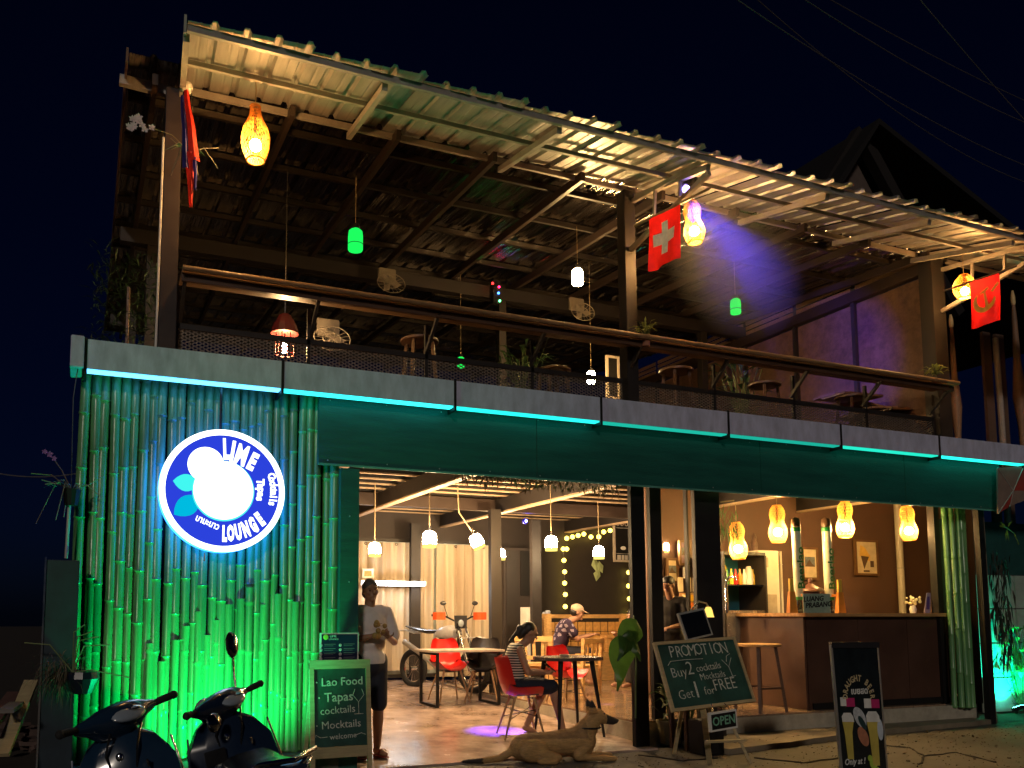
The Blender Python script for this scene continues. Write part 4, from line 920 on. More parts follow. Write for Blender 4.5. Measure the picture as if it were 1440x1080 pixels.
text('Only at !', .075, MATS['banner_white'], BN, bn(.30, .125, .003), (pi / 2, 0, 0), .9, .001, shear=.2)
blob(.70, .115, .048, .05, mat('print_lime', (.45, .62, .08), .5), 'printed_lime', .003); blob(.63, .15, .028, .028, MATS['print_lime'], 'printed_lime', .0045); blob(.78, .06, .02, .03, MATS['print_lime'], 'printed_lime', .0045)
# ================================================================ A BOARD
AB = thing('menu_a_board', (P(477, 1000, 7.22).x, 7.22, 0.003), 'wooden framed sandwich board with chalk menu Lao Food Tapas cocktails Mocktails', 'menu board')
Ya = 7.22; w2 = 43 * S(Ya, 477) / .98; zt = P(477, 932, Ya).z; zb0 = P(477, 1062, Ya).z
th_ = radians(6); 
def abp(x, z): return V((x, -.10 + (z) * .10 / zt, z))
for s_ in (-1, 1):
    MB().bar(abp(s_ * (w2 - .02), 0), abp(s_ * (w2 - .02), zt), .04, .025, V((0, 1, 0))).build('leg', pine, AB)
    MB().bar(V((s_ * (w2 - .04), .30, 0)), V((s_ * (w2 - .04), .02, zt - .02)), .035, .02, V((0, 1, 0))).build('leg', pine, AB)
z0, z1 = zt - .06, .24
MB().bar(abp(-w2, zt - .015), abp(w2, zt - .015), .03, .075).build('board_rail', pine, AB); MB().bar(abp(-w2 + .041, z1), abp(w2 - .041, z1), .025, .09).build('board_rail', pine, AB)
g = MB(); a, b, c, d = abp(-w2 + .04, z1 + .046), abp(w2 - .04, z1 + .046), abp(w2 - .04, zt - .055), abp(-w2 + .04, zt - .055); yy = V((0, .01, 0))
g.add([a, b, c, d, a + yy, b + yy, c + yy, d + yy], [(0, 1, 2, 3), (7, 6, 5, 4), (0, 4, 5, 1), (3, 2, 6, 7)]); g.build('board', board_green, AB)
def at_(s_, size, x, z, sx=1, r_=0, bold=0):
    q = abp(x, z); text(s_, size, chalk, AB, (q.x, q.y - .003, q.z), (pi / 2 - math.atan(.10 / zt), -r_, 0), sx, bold, align='LEFT')
hh = zt - z1
at_('· Lao Food', .098, -w2 + .05, zt - .17, 1, .02, .001); at_('· Tapas', .11, -w2 + .07, zt - .30, 1, .03, .001); at_('cocktails', .09, -w2 + .09, zt - .41, 1, .05); at_('· Mocktails', .092, -w2 + .05, zt - .53, 1, .03); at_('welcome', .065, -.10, zt - .625, 1, .04)
af = lambda x, z: abp(x, z) + V((0, -.004, 0))
chalkline([(-w2 + .05, zt - .62), (-.22, zt - .60), (-.18, zt - .625), (-.12, zt - .62)], .0025, AB, af); chalkline([(.12, zt - .62), (.18, zt - .60), (.22, zt - .615)], .0025, AB, af)
chalkline([(w2 - .14, zt - .23), (w2 - .16, zt - .28), (w2 - .11, zt - .34), (w2 - .06, zt - .28), (w2 - .08, zt - .23)], .003, AB, af); chalkline([(w2 - .11, zt - .34), (w2 - .11, zt - .44)], .003, AB, af); chalkline([(w2 - .15, zt - .44), (w2 - .07, zt - .44)], .003, AB, af)
PO = thing('menu_poster', (P(477, 911, 7.24).x, 7.24, zt + .003), 'small dark menu poster with rows of drinks standing on top of the sandwich board', 'poster')
ph = 41 * S(Ya, 477); pw = 28 * S(Ya, 477)
MB().bx(-pw, pw, -.008, .008, 0, ph).build('poster_border', white_paint, PO); MB().bx(-pw + .012, pw - .012, -.0105, -.009, .012, ph - .012).build('poster_sheet', mat('poster_navy', (.012, .02, .06), .35), PO)
wi = mat('poster_ink', (.55, .55, .58), .6); g = MB(); 
for c_ in (-1, 1):
    for r_ in range(4): z = ph * .58 - r_ * ph * .15; g.box((-.10 + c_ * pw * .5, -.012, z), (.0, .001, .0)) if False else None; g.bx(-.10 + c_ * pw * .5 + .05, -.10 + c_ * pw * .5 + .15, -.0125, -.011, z + .008, z + .012); g.bx(-.10 + c_ * pw * .5 + .05, -.10 + c_ * pw * .5 + .13, -.0125, -.011, z - .006, z - .003)
g.build('printed_lines', mat('poster_dim_ink', (.22, .22, .27), .6), PO)
g = MB()
for c_ in (-1, 1):
    for r_ in range(4): z = ph * .58 - r_ * ph * .15; g.lathe([(.013, -.0125), (.013, -.011)], n=10, c=(0, 0, 0)) if False else g.ball((-.10 + c_ * pw * .5 + .02, -.011, z), (.014, .002, .014), 8, 5)
g.build('printed_glasses', wi, PO); MB().ball((-pw + .05, -.011, ph * .86), (.024, .002, .024), 10, 6).build('printed_lime', mat('print_lime', (.45, .62, .08), .5), PO)
text('LIME', .03, wi, PO, (-pw + .115, -.013, ph * .89), (pi / 2, 0, 0), 1, 0); text('LOUNGE', .022, wi, PO, (-pw + .12, -.013, ph * .79), (pi / 2, 0, 0), 1, 0)
# ================================================================ LOUNGE FURNITURE
def shell_chair(label, loc, rz, seat_m, s=1.0, group='moulded shell chairs'):
    t = thing('shell_chair', loc, label, 'chair', group, rz)         # faces -y, seat height .45
    prof = [(-.21, .425, .20), (-.17, .44, .225), (-.05, .435, .235), (.08, .43, .235), (.16, .46, .23), (.20, .53, .225), (.225, .63, .215), (.245, .73, .20), (.262, .80, .17), (.265, .825, .12)]
    g = MB(); nx = 9; N = len(prof)
    for off in (0, -.008):
        for (y, z, w_) in prof:
            for i in range(nx):
                a = (i / (nx - 1)) * 2 - 1; lift = .10 * abs(a) ** 3 * (1 if z < .5 else .25); fw = -.10 * abs(a) ** 3 * (0 if z < .5 else 1)
                g.v.append(V((a * w_, y + fw + (off if z > .5 else 0), z + lift + (off if z <= .5 else 0))) * 1.0)
    for o in (0, N * nx):
        for j in range(N - 1):
            for i in range(nx - 1): k = o + j * nx + i; g.f.append([k, k + 1, k + nx + 1, k + nx]); g.mi.append(0)
    for v in g.v: v *= s
    g.build('shell', seat_m, t, smooth=True)
    for sx_, sy_ in ((-1, -1), (1, -1), (1, 1), (-1, 1)):
        MB().tube([V((sx_ * .12, sy_ * .10 - .02, .42)) * s, V((sx_ * .22, sy_ * .21, 0)) * s], [.016, .011], 8).build('leg', MATS['leg_wood'], t, smooth=True)
    g = MB()
    for a, b in (((-.16, -.14), (.16, .14)), ((.16, -.14), (-.16, .14))): g.tube([V((a[0], a[1] - .02, .22)) * s, V((b[0], b[1], .30)) * s], .005, 5); g.tube([V((a[0], a[1] - .02, .30)) * s, V((b[0], b[1], .20)) * s], .005, 5)
    g.tube([V((-.12, -.12, .40)) * s, V((.12, -.12, .40)) * s], .007, 5).tube([V((-.12, .08, .40)) * s, V((.12, .08, .40)) * s], .007, 5); g.build('wire_brace', dark_steel, t)
    return t
mat('leg_wood', (.42, .25, .12), .5)
redp = mat('red_plastic', (.62, .018, .015), .32, var=.06); blkp = mat('black_shell_plastic', (.02, .018, .022), .35)
cw = GF(735, 1036)
shell_chair('red shell chair with the woman in the striped top seated on it', (cw.x - .03, cw.y, cw.z), radians(75), redp, 1.06)
p = GF(796, 1000); shell_chair('empty red shell chair on the far side of the round table', (p.x + .0, p.y, p.z), radians(15), redp, 1.04)
p = GF(631, 986); shell_chair('red shell chair in front of the orange handguarded motorbike', (p.x, p.y, p.z), radians(0), redp, 1.06)
p = GF(676, 986); shell_chair('black shell chair with pale legs between two red chairs', (p.x, p.y - .1, p.z), radians(-35), blkp, 1.08)
# far metal framed table
p = GF(648, 990); t = thing('metal_table', (p.x, p.y - .05, p.z), 'white topped table on black rectangular steel frames beside the black chair', 'table'); mt_ = mat('table_top_beige', (.50, .42, .34), .35)
MB().bx(-.60, .50, -.34, .34, .735, .765).build('tabletop', mt_, t, bevel=.004)
for x in (-.50, .42):
    g = MB(); g.bx(x - .018, x + .018, -.32, -.285, 0, .73).bx(x - .018, x + .018, .285, .32, 0, .73).bx(x - .018, x + .018, -.285, .285, 0, .035).bx(x - .018, x + .018, -.285, .285, .70, .73); g.build('leg_frame', black_paint, t)
# round-cornered table by the woman
p = GF(800, 1034); TB = p.copy(); t = thing('cafe_table', p, 'dark edged cafe table with splayed black legs between the seated woman and the potted leaf', 'table')
ht = (1034 - 926) * S(p.y, 800); pts = []
for k in range(28):
    a = 2 * pi * k / 28; ca, sa = cos(a), sin(a); pts.append((.36 * math.copysign(abs(ca) ** .6, ca), .33 * math.copysign(abs(sa) ** .6, sa)))
MB().prism(pts, ht - .035, ht, 'z').build('tabletop', mat('table_dark_top', (.10, .07, .07), .25, spec=.6), t, bevel=.003)
for sx_, sy_ in ((-1, -1), (1, -1), (1, 1), (-1, 1)): MB().tube([(sx_ * .20, sy_ * .18, ht - .036), (sx_ * .29, sy_ * .27, 0)], [.028, .014], 10).build('leg', black_paint, t, smooth=True)
a = thing('ashtray', (p.x - .10, p.y - .10, p.z + ht + .001), 'small pale ashtray on the cafe table', 'ashtray'); MB().lathe([(.04, 0), (.055, .005), (.06, .03), (.045, .03), (.04, .012)], n=16).build('bowl', mt_, a, smooth=True)
# wooden chairs, table and woven bench on the platform
pine_c = mat('honey_pine', (.72, .44, .17), .42, var=.3, scale=3, stretch=(3, 3, 12), bump=.1)
def wood_chair(label, loc, rz, s=1.0):
    t = thing('wooden_chair', loc, label, 'chair', 'honey pine chairs on the platform', rz)
    def bb(n, *a): return MB().bx(*[q * s for q in a]).build(n, pine_c, t, bevel=.003)
    for sx_ in (-1, 1):
        bb('leg', sx_ * .25 - .03, sx_ * .25 + .03, -.26, -.20, 0, .42)
        MB().bar(V((sx_ * .25, .21, 0)) * s, V((sx_ * .27, .27, .88)) * s, .06 * s, .05 * s, V((0, 1, 0))).build('back_post', pine_c, t)
        MB().bar(V((sx_ * .29, -.23, .60)) * s, V((sx_ * .29, .24, .62)) * s, .05 * s, .03 * s).build('armrest', pine_c, t); bb('arm_support', sx_ * .29 - .02, sx_ * .29 + .02, -.24, -.2, .42, .59)
    bb('seat', -.28, .28, -.27, .22, .42, .46); bb('backrest', -.30, .30, .24, .30, .80, .88); bb('backrest', -.24, .24, .235, .265, .52, .58); bb('apron', -.22, .22, -.25, -.22, .34, .415)
    for k in (-1, 0, 1): MB().bar(V((k * .13, .25, .58)) * s, V((k * .14, .265, .80)) * s, .045 * s, .015 * s, V((0, 1, 0))).build('back_slat', pine_c, t)
    return t
def gp(u, v): return G(u, v, .253)
p = P(814, 945, 10.9); wood_chair('honey pine armchair with its back towards the street, right behind the cafe table', (p.x, 10.9, .254), pi + .45, .92)
p = P(757, 945, 11.3); wood_chair('honey pine armchair turned sideways left of the man in the cap', (p.x, 11.3, .254), pi - .75, .95)
p = gp(866, 952); t = thing('wooden_table', (p.x + .1, p.y + .2, .254), 'honey pine table with a lower shelf in front of the woven bench', 'table')
MB().bx(-.42, .75, -.4, .4, .72, .78).build('tabletop', pine_c, t, bevel=.004)
for sx_ in (-.34, .66):
    for sy_ in (-.32, .32): MB().bx(sx_ - .045, sx_ + .045, sy_ - .045, sy_ + .045, 0, .72).build('leg', pine_c, t)
MB().bx(-.29, .61, -.3, .3, .16, .20).build('lower_shelf', pine_c, t)
bench_m = mat('woven_rattan_panel', (.66, .38, .12), .5, var=.4, scale=10, bump=.8, bscale=30)
p = P(825, 900, 13.3); BN2 = thing('woven_bench', (p.x, 13.3, .254), 'long woven rattan bench with a honey pine top rail against the dark wall', 'bench')
w2 = 68 * S(13.3, 825) / .9; hb = P(825, 864, 13.3).z - .254
MB().bx(-w2, w2, .28, .36, hb - .07, hb).build('top_rail', pine_c, BN2, bevel=.005); MB().bx(-w2, w2, -.35, .28, .40, .48).build('seat', pine_c, BN2); MB().bx(-w2, w2, -.35, -.30, 0, .40).build('front_board', pine_c, BN2)
n_ = 12
g0 = MB().bx(-w2 / n_ + .008, w2 / n_ - .008, -.012, .012, -.085, .085).build('woven_panel', bench_m, BN2, bevel=.006)
first = True
for i in range(n_):
    for j in range(int((hb - .56) / .18)):
        q = (-w2 + (i + .5) * 2 * w2 / n_, .29 + .006 * ((i + j) % 2), .575 + j * .18)
        if first: g0.location = q; first = False
        else: rep(g0, BN2, q)
for s_ in (-1, 1): MB().bx(s_ * w2 - .04, s_ * w2 + .04, -.36, .34, 0, hb + .01).build('end_post', pine_c, BN2)
p = P(745, 900, 12.95); t = thing('display_board', (p.x, 12.95, .254), 'upright white board standing at the left end of the woven bench', 'board'); MB().bx(-.16, .16, 0, .03, 0, 1.28).build('panel', white_paint, t)
t = thing('blue_cloth', P(770, 866, 13.1), 'crumpled blue and white cloth lying on the bench top rail', 'cloth'); t.location.z = .254 + hb
random.seed(8); g = MB(); 
for k in range(7): g.ball((U(-.07, .07), U(-.04, .04), U(.01, .06)), (U(.03, .06), .03, U(.015, .035)), 6, 5)
g.build('cloth_folds', mat('blue_white_cloth', (.35, .42, .7), .8, col2=(.6, .6, .6)), t, smooth=True)
p = gp(790, 957); t = thing('low_crate', (p.x, p.y + .9, .254), 'small dark wooden crate on the floor between the honey pine chairs', 'crate')
for z in (.03, .14, .25): MB().bx(-.25, .25, -.2, .2, z - .03, z + .06).build('board', darkwood, t)
# curtains, rear window frame
cur = thin('cream_curtain', (.55, .43, .28), .25)
nb = MATS['cream_curtain'].node_tree
def curtain(label, x0, x1, z0, z1, Y, seed):
    t = thing('curtain', ((x0 + x1) / 2, Y, z0), label, 'curtain', 'cream striped curtains'); random.seed(seed); n = int((x1 - x0) / .03); g = MB(); rows = 5
    for j in range(rows):
        for i in range(n + 1):
            x = x0 + (x1 - x0) * i / n - (x0 + x1) / 2; g.v.append(V((x, .035 * sin(i * 1.05 + .3 * sin(i * .31)) + .02 * sin(i * .37 + j), (z1 - z0) * j / (rows - 1))))
    for j in range(rows - 1):
        for i in range(n): k = j * (n + 1) + i; g.f.append([k, k + 1, k + n + 2, k + n + 1]); g.mi.append(0)
    g.build('curtain_cloth', cur, t, smooth=True)
    k = 0; x = x0 + .1
    while x < x1: MB().torus((x - (x0 + x1) / 2, 0, z1 - z0 - .03), .022, .005, 'y', 10, 4).build('curtain_ring', dark_steel, t); x += .28
    return t
tcn = cur.node_tree.nodes
ramp = [q for q in tcn if q.type == 'VALTORGB'][0]; mpn = [q for q in tcn if q.type == 'MAPPING'][0]; mpn.inputs['Scale'].default_value = (.35, 0, .01)
ramp.color_ramp.elements[0].color = (.50, .40, .28, 1); ramp.color_ramp.elements[1].color = (.78, .68, .52, 1); ramp.color_ramp.elements[0].position = .40; ramp.color_ramp.elements[1].position = .60
a, b, c = P(500, 800, 13.98).x, P(612, 800, 13.98).x, P(690, 800, 13.98).x
curtain('left cream curtain behind the white tube light', a - .2, b - .03, .45, 2.66, 13.98, 1); curtain('right cream curtain beside the second dark post', b + .03, c, .32, 2.66, 14.0, 2)
t = thing('rear_window_frame', (5.7, 14.1, .3), 'dark framed rear glass doors behind the curtains', 'door')
for x in (4.35, 5.55, 6.98): MB().bx(x - 5.7 - .04, x - 5.7 + .04, -.04, .04, 0, 2.4).build('frame_post', dark_steel, t)
for z in (0.02, .62, 2.38): MB().bx(4.39 - 5.7, 6.94 - 5.7, -.03, .03, z, z + .06).build('frame_rail', dark_steel, t)
MB().bx(4.39 - 5.7, 6.94 - 5.7, .0, .006, .08, 2.38).build('glass', mat('pale_glass', (.45, .55, .60), .1), t)
p = P(517, 806, 13.85); t = picture(509, 800, 525, 813, 13.9, 'small square framed picture left of the left curtain', white_paint, mat('gold_print', (.5, .35, .1), .5, var=.6, scale=25), None)
t = thing('dark_cabinet', (P(728, 800, 13.6).x, 13.7, .25), 'tall dark cupboard between the second and third dark posts', 'cupboard'); hw = 24 * S(13.6, 728)
MB().bx(-hw, hw, -.15, .4, 0, 2.35).build('cupboard_body', wall_dark, t, bevel=.006); MB().bx(.02, hw - .04, -.17, -.155, 1.5, 2.3).build('cupboard_door', black_paint, t); MB().bx(-hw + .04, -.02, -.17, -.155, .1, 2.3).build('cupboard_door', dark_steel, t)
# string of bulbs on the dark wall
bulb_m = glow('fairy_bulb', (1, .72, .10), 7)
sb = thing('bulb_string', P(796, 760, 14.08), 'string of round yellow bulbs outlining the dark rear wall', 'string lights'); uv = [(797, 757), (805, 755), (813, 753), (821, 751), (831, 755), (842, 755), (849, 748), (858, 746), (792, 772), (797, 772), (793, 788), (794, 804), (794, 820), (795, 836), (795, 853), (884, 805), (884, 824), (885, 842), (885, 861)]
for u, v in uv: q = P(u, v, 14.05) - sb.location; MB().ball((0, 0, 0), .043, 10, 7).build('bulb', bulb_m, sb, smooth=True).location = q
MB().tube([P(u, v, 14.12) - sb.location for u, v in [(795, 853), (794, 820), (792, 772), (805, 757), (821, 752), (842, 756), (858, 747), (884, 760), (884, 824), (885, 861)]], .006, 5).build('cord', black_plastic, sb)
# scoreboard-like menu frame and leaf ornament
def drm(t, w2, h2):
    wi_ = mat('menu_line', (.45, .42, .38), .6)
    for k in (-1, 0, 1): MB().torus((k * w2 * .5, -.015, h2 * .78), w2 * .16, .008, 'y', 14, 4).build('printed_ring', wi_, t)
    MB().bx(-w2 * .7, w2 * .7, -.012, -.008, h2 * .58, h2 * .60).bx(-w2 * .7, w2 * .7, -.012, -.008, -h2 * .62, -h2 * .60).build('printed_rule', wi_, t)
    g = MB(); g.bx(-w2 * .6, -w2 * .2, -.012, -.008, -h2 * .9, -h2 * .68).bx(-w2 * .1, w2 * .2, -.012, -.008, -h2 * .9, -h2 * .68).bx(w2 * .3, w2 * .6, -.012, -.008, -h2 * .9, -h2 * .68); g.build('printed_marks', wi_, t, kind='stuff')
    MB().ball((w2 * .1, -.012, -h2 * .35), (.06, .004, .035), 10, 6).build('printed_bird', white_paint, t)
picture(863, 731, 886, 790, 13.0, 'tall narrow black menu board with a pale frame above the wall bulbs', mat('pale_frame', (.5, .42, .33), .5), black_paint, drm, 'menu board', 'menu_board')
t = thing('leaf_ornament', P(841, 790, 14.05), 'pale green leaf ornament hanging on the dark rear wall', 'ornament')
for k, (a_, b_) in enumerate((((-.08, 0, .12), (-.02, 0, -.22)), ((.02, 0, .02), (.10, 0, -.22)), ((.03, 0, -.12), (-.05, 0, -.38)))): MB().leaf(a_, V(b_) - V(a_), (V(b_) - V(a_)).length, .17, V((0, 1, 0)), .1, 0).build('leaf', mat('pale_leaf', (.42, .5, .25), .6), t)
# dried garland under the fascia
random.seed(21); GA = thing('dried_garland', P(750, 680, 7.8), 'tangle of dried brown stems hanging under the teal fascia', 'garland'); g = MB()
for k in range(700):
    u = 640 + 230 * R(); q = P(u, 665 + (u - 640) * .075 + U(-8, 10), U(7.75, 8.0)) - GA.location; d = V((U(-1, 1), U(-.4, .4), U(-1, .5)))
    g.leaf(q, d, U(.05, .13), U(.012, .03), None, .1, .1)
g.build('dry_foliage', mat('dry_foliage', (.16, .12, .07), .8, var=.5, scale=20), GA)
# ================================================================ PLANTS
def plant(label, loc, n, R_, H_, L, Wd, m_=leafm, pot=None, seed=1, cat='plant', name='potted_plant', stems=True, arch=.3):
    random.seed(seed); t = thing(name, loc, label, cat); ph = 0
    if pot: r, ph, pm_ = pot; MB().lathe([(r * .75, 0), (r, ph), (r * 1.06, ph), (r * 1.04, ph * .9)], n=16).build('pot', pm_, t, smooth=False); MB().lathe([(r * .97, ph * .88), (.01, ph * .9)], n=12).build('soil', mat('soil', (.05, .035, .02), .9), t)
    g = MB(); st = MB()
    for k in range(n):
        a = U(0, 6.28); el = U(.15, 1.3); h = H_ * U(.2, 1); rr = R_ * U(.1, 1) 
        q = V((rr * cos(a) * .6, rr * sin(a) * .6, ph * .9 + h * .75)); d = V((cos(a) * cos(el), sin(a) * cos(el), sin(el) * .7))
        g.leaf(q, d, L * U(.7, 1.3), Wd * U(.7, 1.2), None, .12, arch); st.tube([(0, 0, ph * .85), q * .6 + V((0, 0, ph * .4 * .85)), q], .004, 4)
    g.build('foliage', m_, t, smooth=False)
    if stems: st.build('stems', mat('stem_green', (.09, .14, .04), .6), t)
    return t
dp = mat('navy_pot', (.01, .015, .03), .3)
plant('green plant in a pale terracotta pot left of the easel', G(943, 1046, 0.02), 26, .16, .42, .26, .05, leafd, (.14, .25, mat('olive_pot', (.22, .20, .10), .6)), 3)
plant('broad leaved plant in a round black pot under the promotion board', G(972, 1044, 0.02), 14, .12, .35, .26, .09, leafd, (.17, .24, dp), 4)
BT = thing('square_planter', G(1005, 1062, 0.004), 'square black planter behind the easel rail', 'planter'); MB().bx(-.13, .13, 0, .24, 0, .34).build('planter_box', black_paint, BT, bevel=.01)
# big hanging leaves in front of the platform
t = thing('broad_leaf_plant', P(888, 880, 7.45), 'climbing plant with two large dark green heart shaped leaves beside the black front post', 'plant')
for (u0, v0, u1, v1, wd) in ((878, 893, 868, 972, .34), (893, 872, 868, 930, .30), (880, 885, 900, 930, .2)):
    a_ = P(u0, v0, 7.42) - t.location; b_ = P(u1, v1, 7.36) - t.location; g = MB(); d = b_ - a_; side = V((d.z, 0, -d.x)).normalized(); n = 10
    w_ = [.25, .75, 1, .98, .88, .74, .58, .42, .26, .12, .01]
    rows = [[a_ + d * (i / n) + side * wd * .5 * w_[i] * s_ + V((0, -.03 * (1 - abs(s_)) - .02 * sin(i), 0)) for s_ in (-1, -.5, 0, .5, 1)] for i in range(n + 1)]
    for r_ in rows: g.v += r_
    for i in range(n):
        for j in range(4): k = i * 5 + j; g.f.append([k, k + 1, k + 6, k + 5]); g.mi.append(0)
    g.build('leaf', thin('big_leaf', (.05, .12, .02), .35, .4), t, smooth=True)
MB().tube([(0, 0, -.1), (.03, 0, .1), (.05, 0, -.3), (.06, .05, -.95)], .01, 6).build('stem', mat('stem_green', (.09, .14, .04), .6), t)
# upstairs ledge plants
plant('spiky plant in a small pot on the drink ledge by the middle post', P(908, 487, 7.6), 30, .10, .13, .17, .028, thin('pale_leaf_green', (.22, .28, .09), .35), (.06, .12, mat('terracotta', (.35, .15, .08), .7)), 6)
plant('small pale succulent on the right end of the drink ledge', P(1316, 527, 7.6), 34, .12, .10, .13, .03, MATS['pale_leaf_green'], None, 7)
plant('dark bushy plant behind the upstairs railing between two stools', P(1045, 575, 9.0) + V((0, 0, -.5)), 45, .45, 1.1, .26, .07, leafd, (.18, .3, dp), 8)
plant('dark bush behind the railing left of the middle stool', P(735, 545, 9.5) + V((0, 0, -.4)), 45, .5, .9, .25, .06, leafd, (.18, .3, dp), 9)
# orchids
def orchid(label, loc, seed, flowers, sprays, pot=True, fm=None):
    random.seed(seed); t = thing('hanging_orchid', loc, label, 'orchid'); 
    if pot: MB().lathe([(.05, -.12), (.07, 0), (.072, .01)], n=12).build('basket', black_paint, t)
    g = MB()
    for k in range(9): a = U(0, 6.28); g.leaf((0, 0, 0), (cos(a), sin(a) * .5, .5), U(.12, .24), .03, None, .1, .4)
    g.build('foliage', leafm if not fm else fm, t)
    for k in range(7): a = U(0, 6.28); MB().tube([(0, 0, 0), (.12 * cos(a), .06 * sin(a), .05), (.25 * cos(a), .1 * sin(a), U(-.3, .15))], .004, 5).build('root', mat('grey_root', (.22, .2, .16), .8), t)
    for (dx, dz) in sprays: MB().tube([(0, 0, 0), (dx * .5, 0, dz * .3 + .08), (dx, 0, dz)], .004, 5).build('flower_stalk', dry, t)
    for (x, z, s_) in flowers:
        g = MB()
        for k in range(5): a = 2 * pi * k / 5 + U(0, .5); g.leaf((x, -.01, z), (cos(a), -.2, sin(a)), s_, s_ * .7, V((0, 1, 0)), .1, 0)
        g.build('flower', mat('orchid_petal', (.72, .58, .62), .5) if pot != 2 else mat('violet_petal', (.30, .15, .45), .5), t)
    return t
p = P(268, 214, 7.45); random.seed(31)
orchid('orchid with pale pink flowers in a dark basket on the upper left post', p, 31, [(U(-.52, -.32), U(.10, .22), .035) for _ in range(13)], [(-.33, .15)], fm=mat('dry_leaf', (.22, .18, .10), .7))
MB().tube([p + V((0, .02, 0)), p + V((0, .05, .62))], .004, 5).build('hanging_wire', black_plastic, bpy.data.objects['hanging_orchid'], world=True)
p = P(101, 690, 7.35); o = orchid('orchid in a grey pot with small violet flowers left of the bamboo wall', p, 33, [(-.17, .28, .03), (-.21, .30, .025), (-.14, .25, .025)], [(-.16, .27), (-.3, .12)], 2, thin('pale_orchid_leaf', (.35, .5, .4), .3))
MB().tube([P(112, 500, 7.3), P(103, 560, 7.32), P(100, 690, 7.35)], .004, 5).build('hanging_wire', black_plastic, o, world=True)
MB().tube([P(98, 700, 7.36), P(93, 785, 7.4)], .014, 8).build('support_rod', galv, o, world=True)
# left black gate pier with a straw nest plant, and debris
a, b = P(66, 787, 7.1), P(112, 787, 7.1); PR = thing('dark_pier', ((a.x + b.x) / 2, 7.1, 0), 'dark blue painted panel with a steel edge standing left of the bamboo wall', 'panel')
hw = (b.x - a.x) / 2; MB().bx(-hw, hw, 0, .25, 0, a.z).build('panel_body', mat('navy_panel', (.012, .028, .045), .5, var=.5, scale=3), PR, bevel=.005); MB().bx(-hw - .014, -hw - .001, -.01, .02, 0, a.z + .02).build('steel_edge', chrome, PR)
random.seed(41); NP = thing('straw_plant', P(92, 945, 6.95), 'ragged straw nest plant with long bare shoots tied to the dark panel', 'plant'); g = MB()
for k in range(420): a_ = U(0, 6.28); r = U(0, .16); g.leaf((r * cos(a_) - .03, r * sin(a_) * .4, U(-.05, .10)), (U(-1, 1), U(-.3, .3), U(-1.6, .5)), U(.08, .24), .008, None, .1, .2)
g.build('straw', mat('straw', (.16, .12, .08), .9, var=.5, scale=30), NP)
for (x, z) in ((.18, .30), (.12, .35), (.45, -.05), (.22, .26), (-.28, .22), (.30, .2)): MB().tube([(.05, -.05, 0), (x * .4, -.07, z * .7 + .05), (x, -.07, z)], .005, 5).build('shoot', mat('shoot_green', (.18, .24, .10), .6), NP)
MB().lathe([(.07, -.16), (.12, -.05), (.11, 0)], n=12, c=(.12, 0, 0)).build('pot', dp, NP)
random.seed(43)
for k, (u0, v0, u1, v1, lab) in enumerate(((2, 1062, 44, 958, 'pale plank leaning at the far left above the rubble'), (8, 1000, 30, 985, 'short grey plank lying on the rubble at the left edge'), (-20, 1030, 20, 975, 'dark rusty plank under the pale leaning one'))):
    a_ = P(u0, v0, 6.7); b_ = P(u1, v1, 7.3); t = thing('plank', a_, lab, 'plank'); MB().bar((0, 0, 0), b_ - a_, .10, .03).build('plank_body', [pine, mat('grey_wood', (.2, .18, .16), .8), mat('rust_wood', (.12, .06, .05), .8)][k], t)
RU = thing('rubble_heap', G(10, 1060, 0), 'low heap of broken rubble and leaves at the left edge', 'rubble'); g = MB()
for k in range(120): q = V((U(-1.3, .35), U(-.4, 1.6), 0)); q.z = .35 * max(0, 1 - abs(q.x + .6) * .8) * R(); g.box(q, (U(.04, .2), U(.04, .15), U(.02, .10)), Matrix.Rotation(U(0, 3), 3, 'Z') @ Matrix.Rotation(U(-.5, .5), 3, 'X'))
g.build('rubble', mat('rubble_brown', (.10, .065, .055), .9, var=.5), RU, kind='stuff')
# ================================================================ RIGHT GARDEN SIDE
GW = thing('garden_wall', (13.0, 8.6, 0), 'cracked plaster wall lit turquoise right of the building', 'wall'); wm = mat('cracked_plaster', (.32, .36, .32), .7, var=.4, scale=1.5, bump=.8, bscale=8)
for i in range(2):
    for j in range(4): MB().bx(12.05 + .85 * i - 13.0, 12.05 + .85 * (i + 1) - .012 - 13.0, -.1 + U(-.006, .006), .1, .5 * j, .5 * j + .488).build('block', wm, GW, bevel=.008)
MB().bx(12.05 - 13.0, 13.74 - 13.0, -.08, .1, 0, 2.0).build('mortar_core', mat('dark_mortar', (.05, .05, .05), .9), GW)
MB().bx(11.9 - 13.0, 17 - 13.0, .35, .47, 0, 2.85).build('rear_boards', mat('teal_boards', (.01, .06, .055), .6, bump=.3), GW)
random.seed(51)
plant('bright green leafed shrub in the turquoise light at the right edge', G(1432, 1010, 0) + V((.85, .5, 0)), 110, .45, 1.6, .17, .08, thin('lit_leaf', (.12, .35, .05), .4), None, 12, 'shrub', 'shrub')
t = thing('hanging_vine', P(1405, 770, 8.2), 'dark ragged vine hanging in front of the turquoise wall', 'vine'); g = MB()
for k in range(150): z = -1.5 * R(); g.leaf((U(-.16, .16) * (1 + z * .4), U(-.1, .1), z), (U(-.5, .5), U(-.3, .3), -1), U(.12, .35), .03, None, .1, .2)
g.build('foliage', mat('dead_vine', (.02, .018, .015), .9), t)
t = thing('air_plant', P(1420, 745, 7.2), 'small pale shoot with narrow leaves hanging near the right edge', 'plant'); MB().tube([(-.12, 0, .05), (0, 0, 0), (.08, 0, -.04), (.16, 0, -.18)], .006, 6).build('stem', leafm, t)
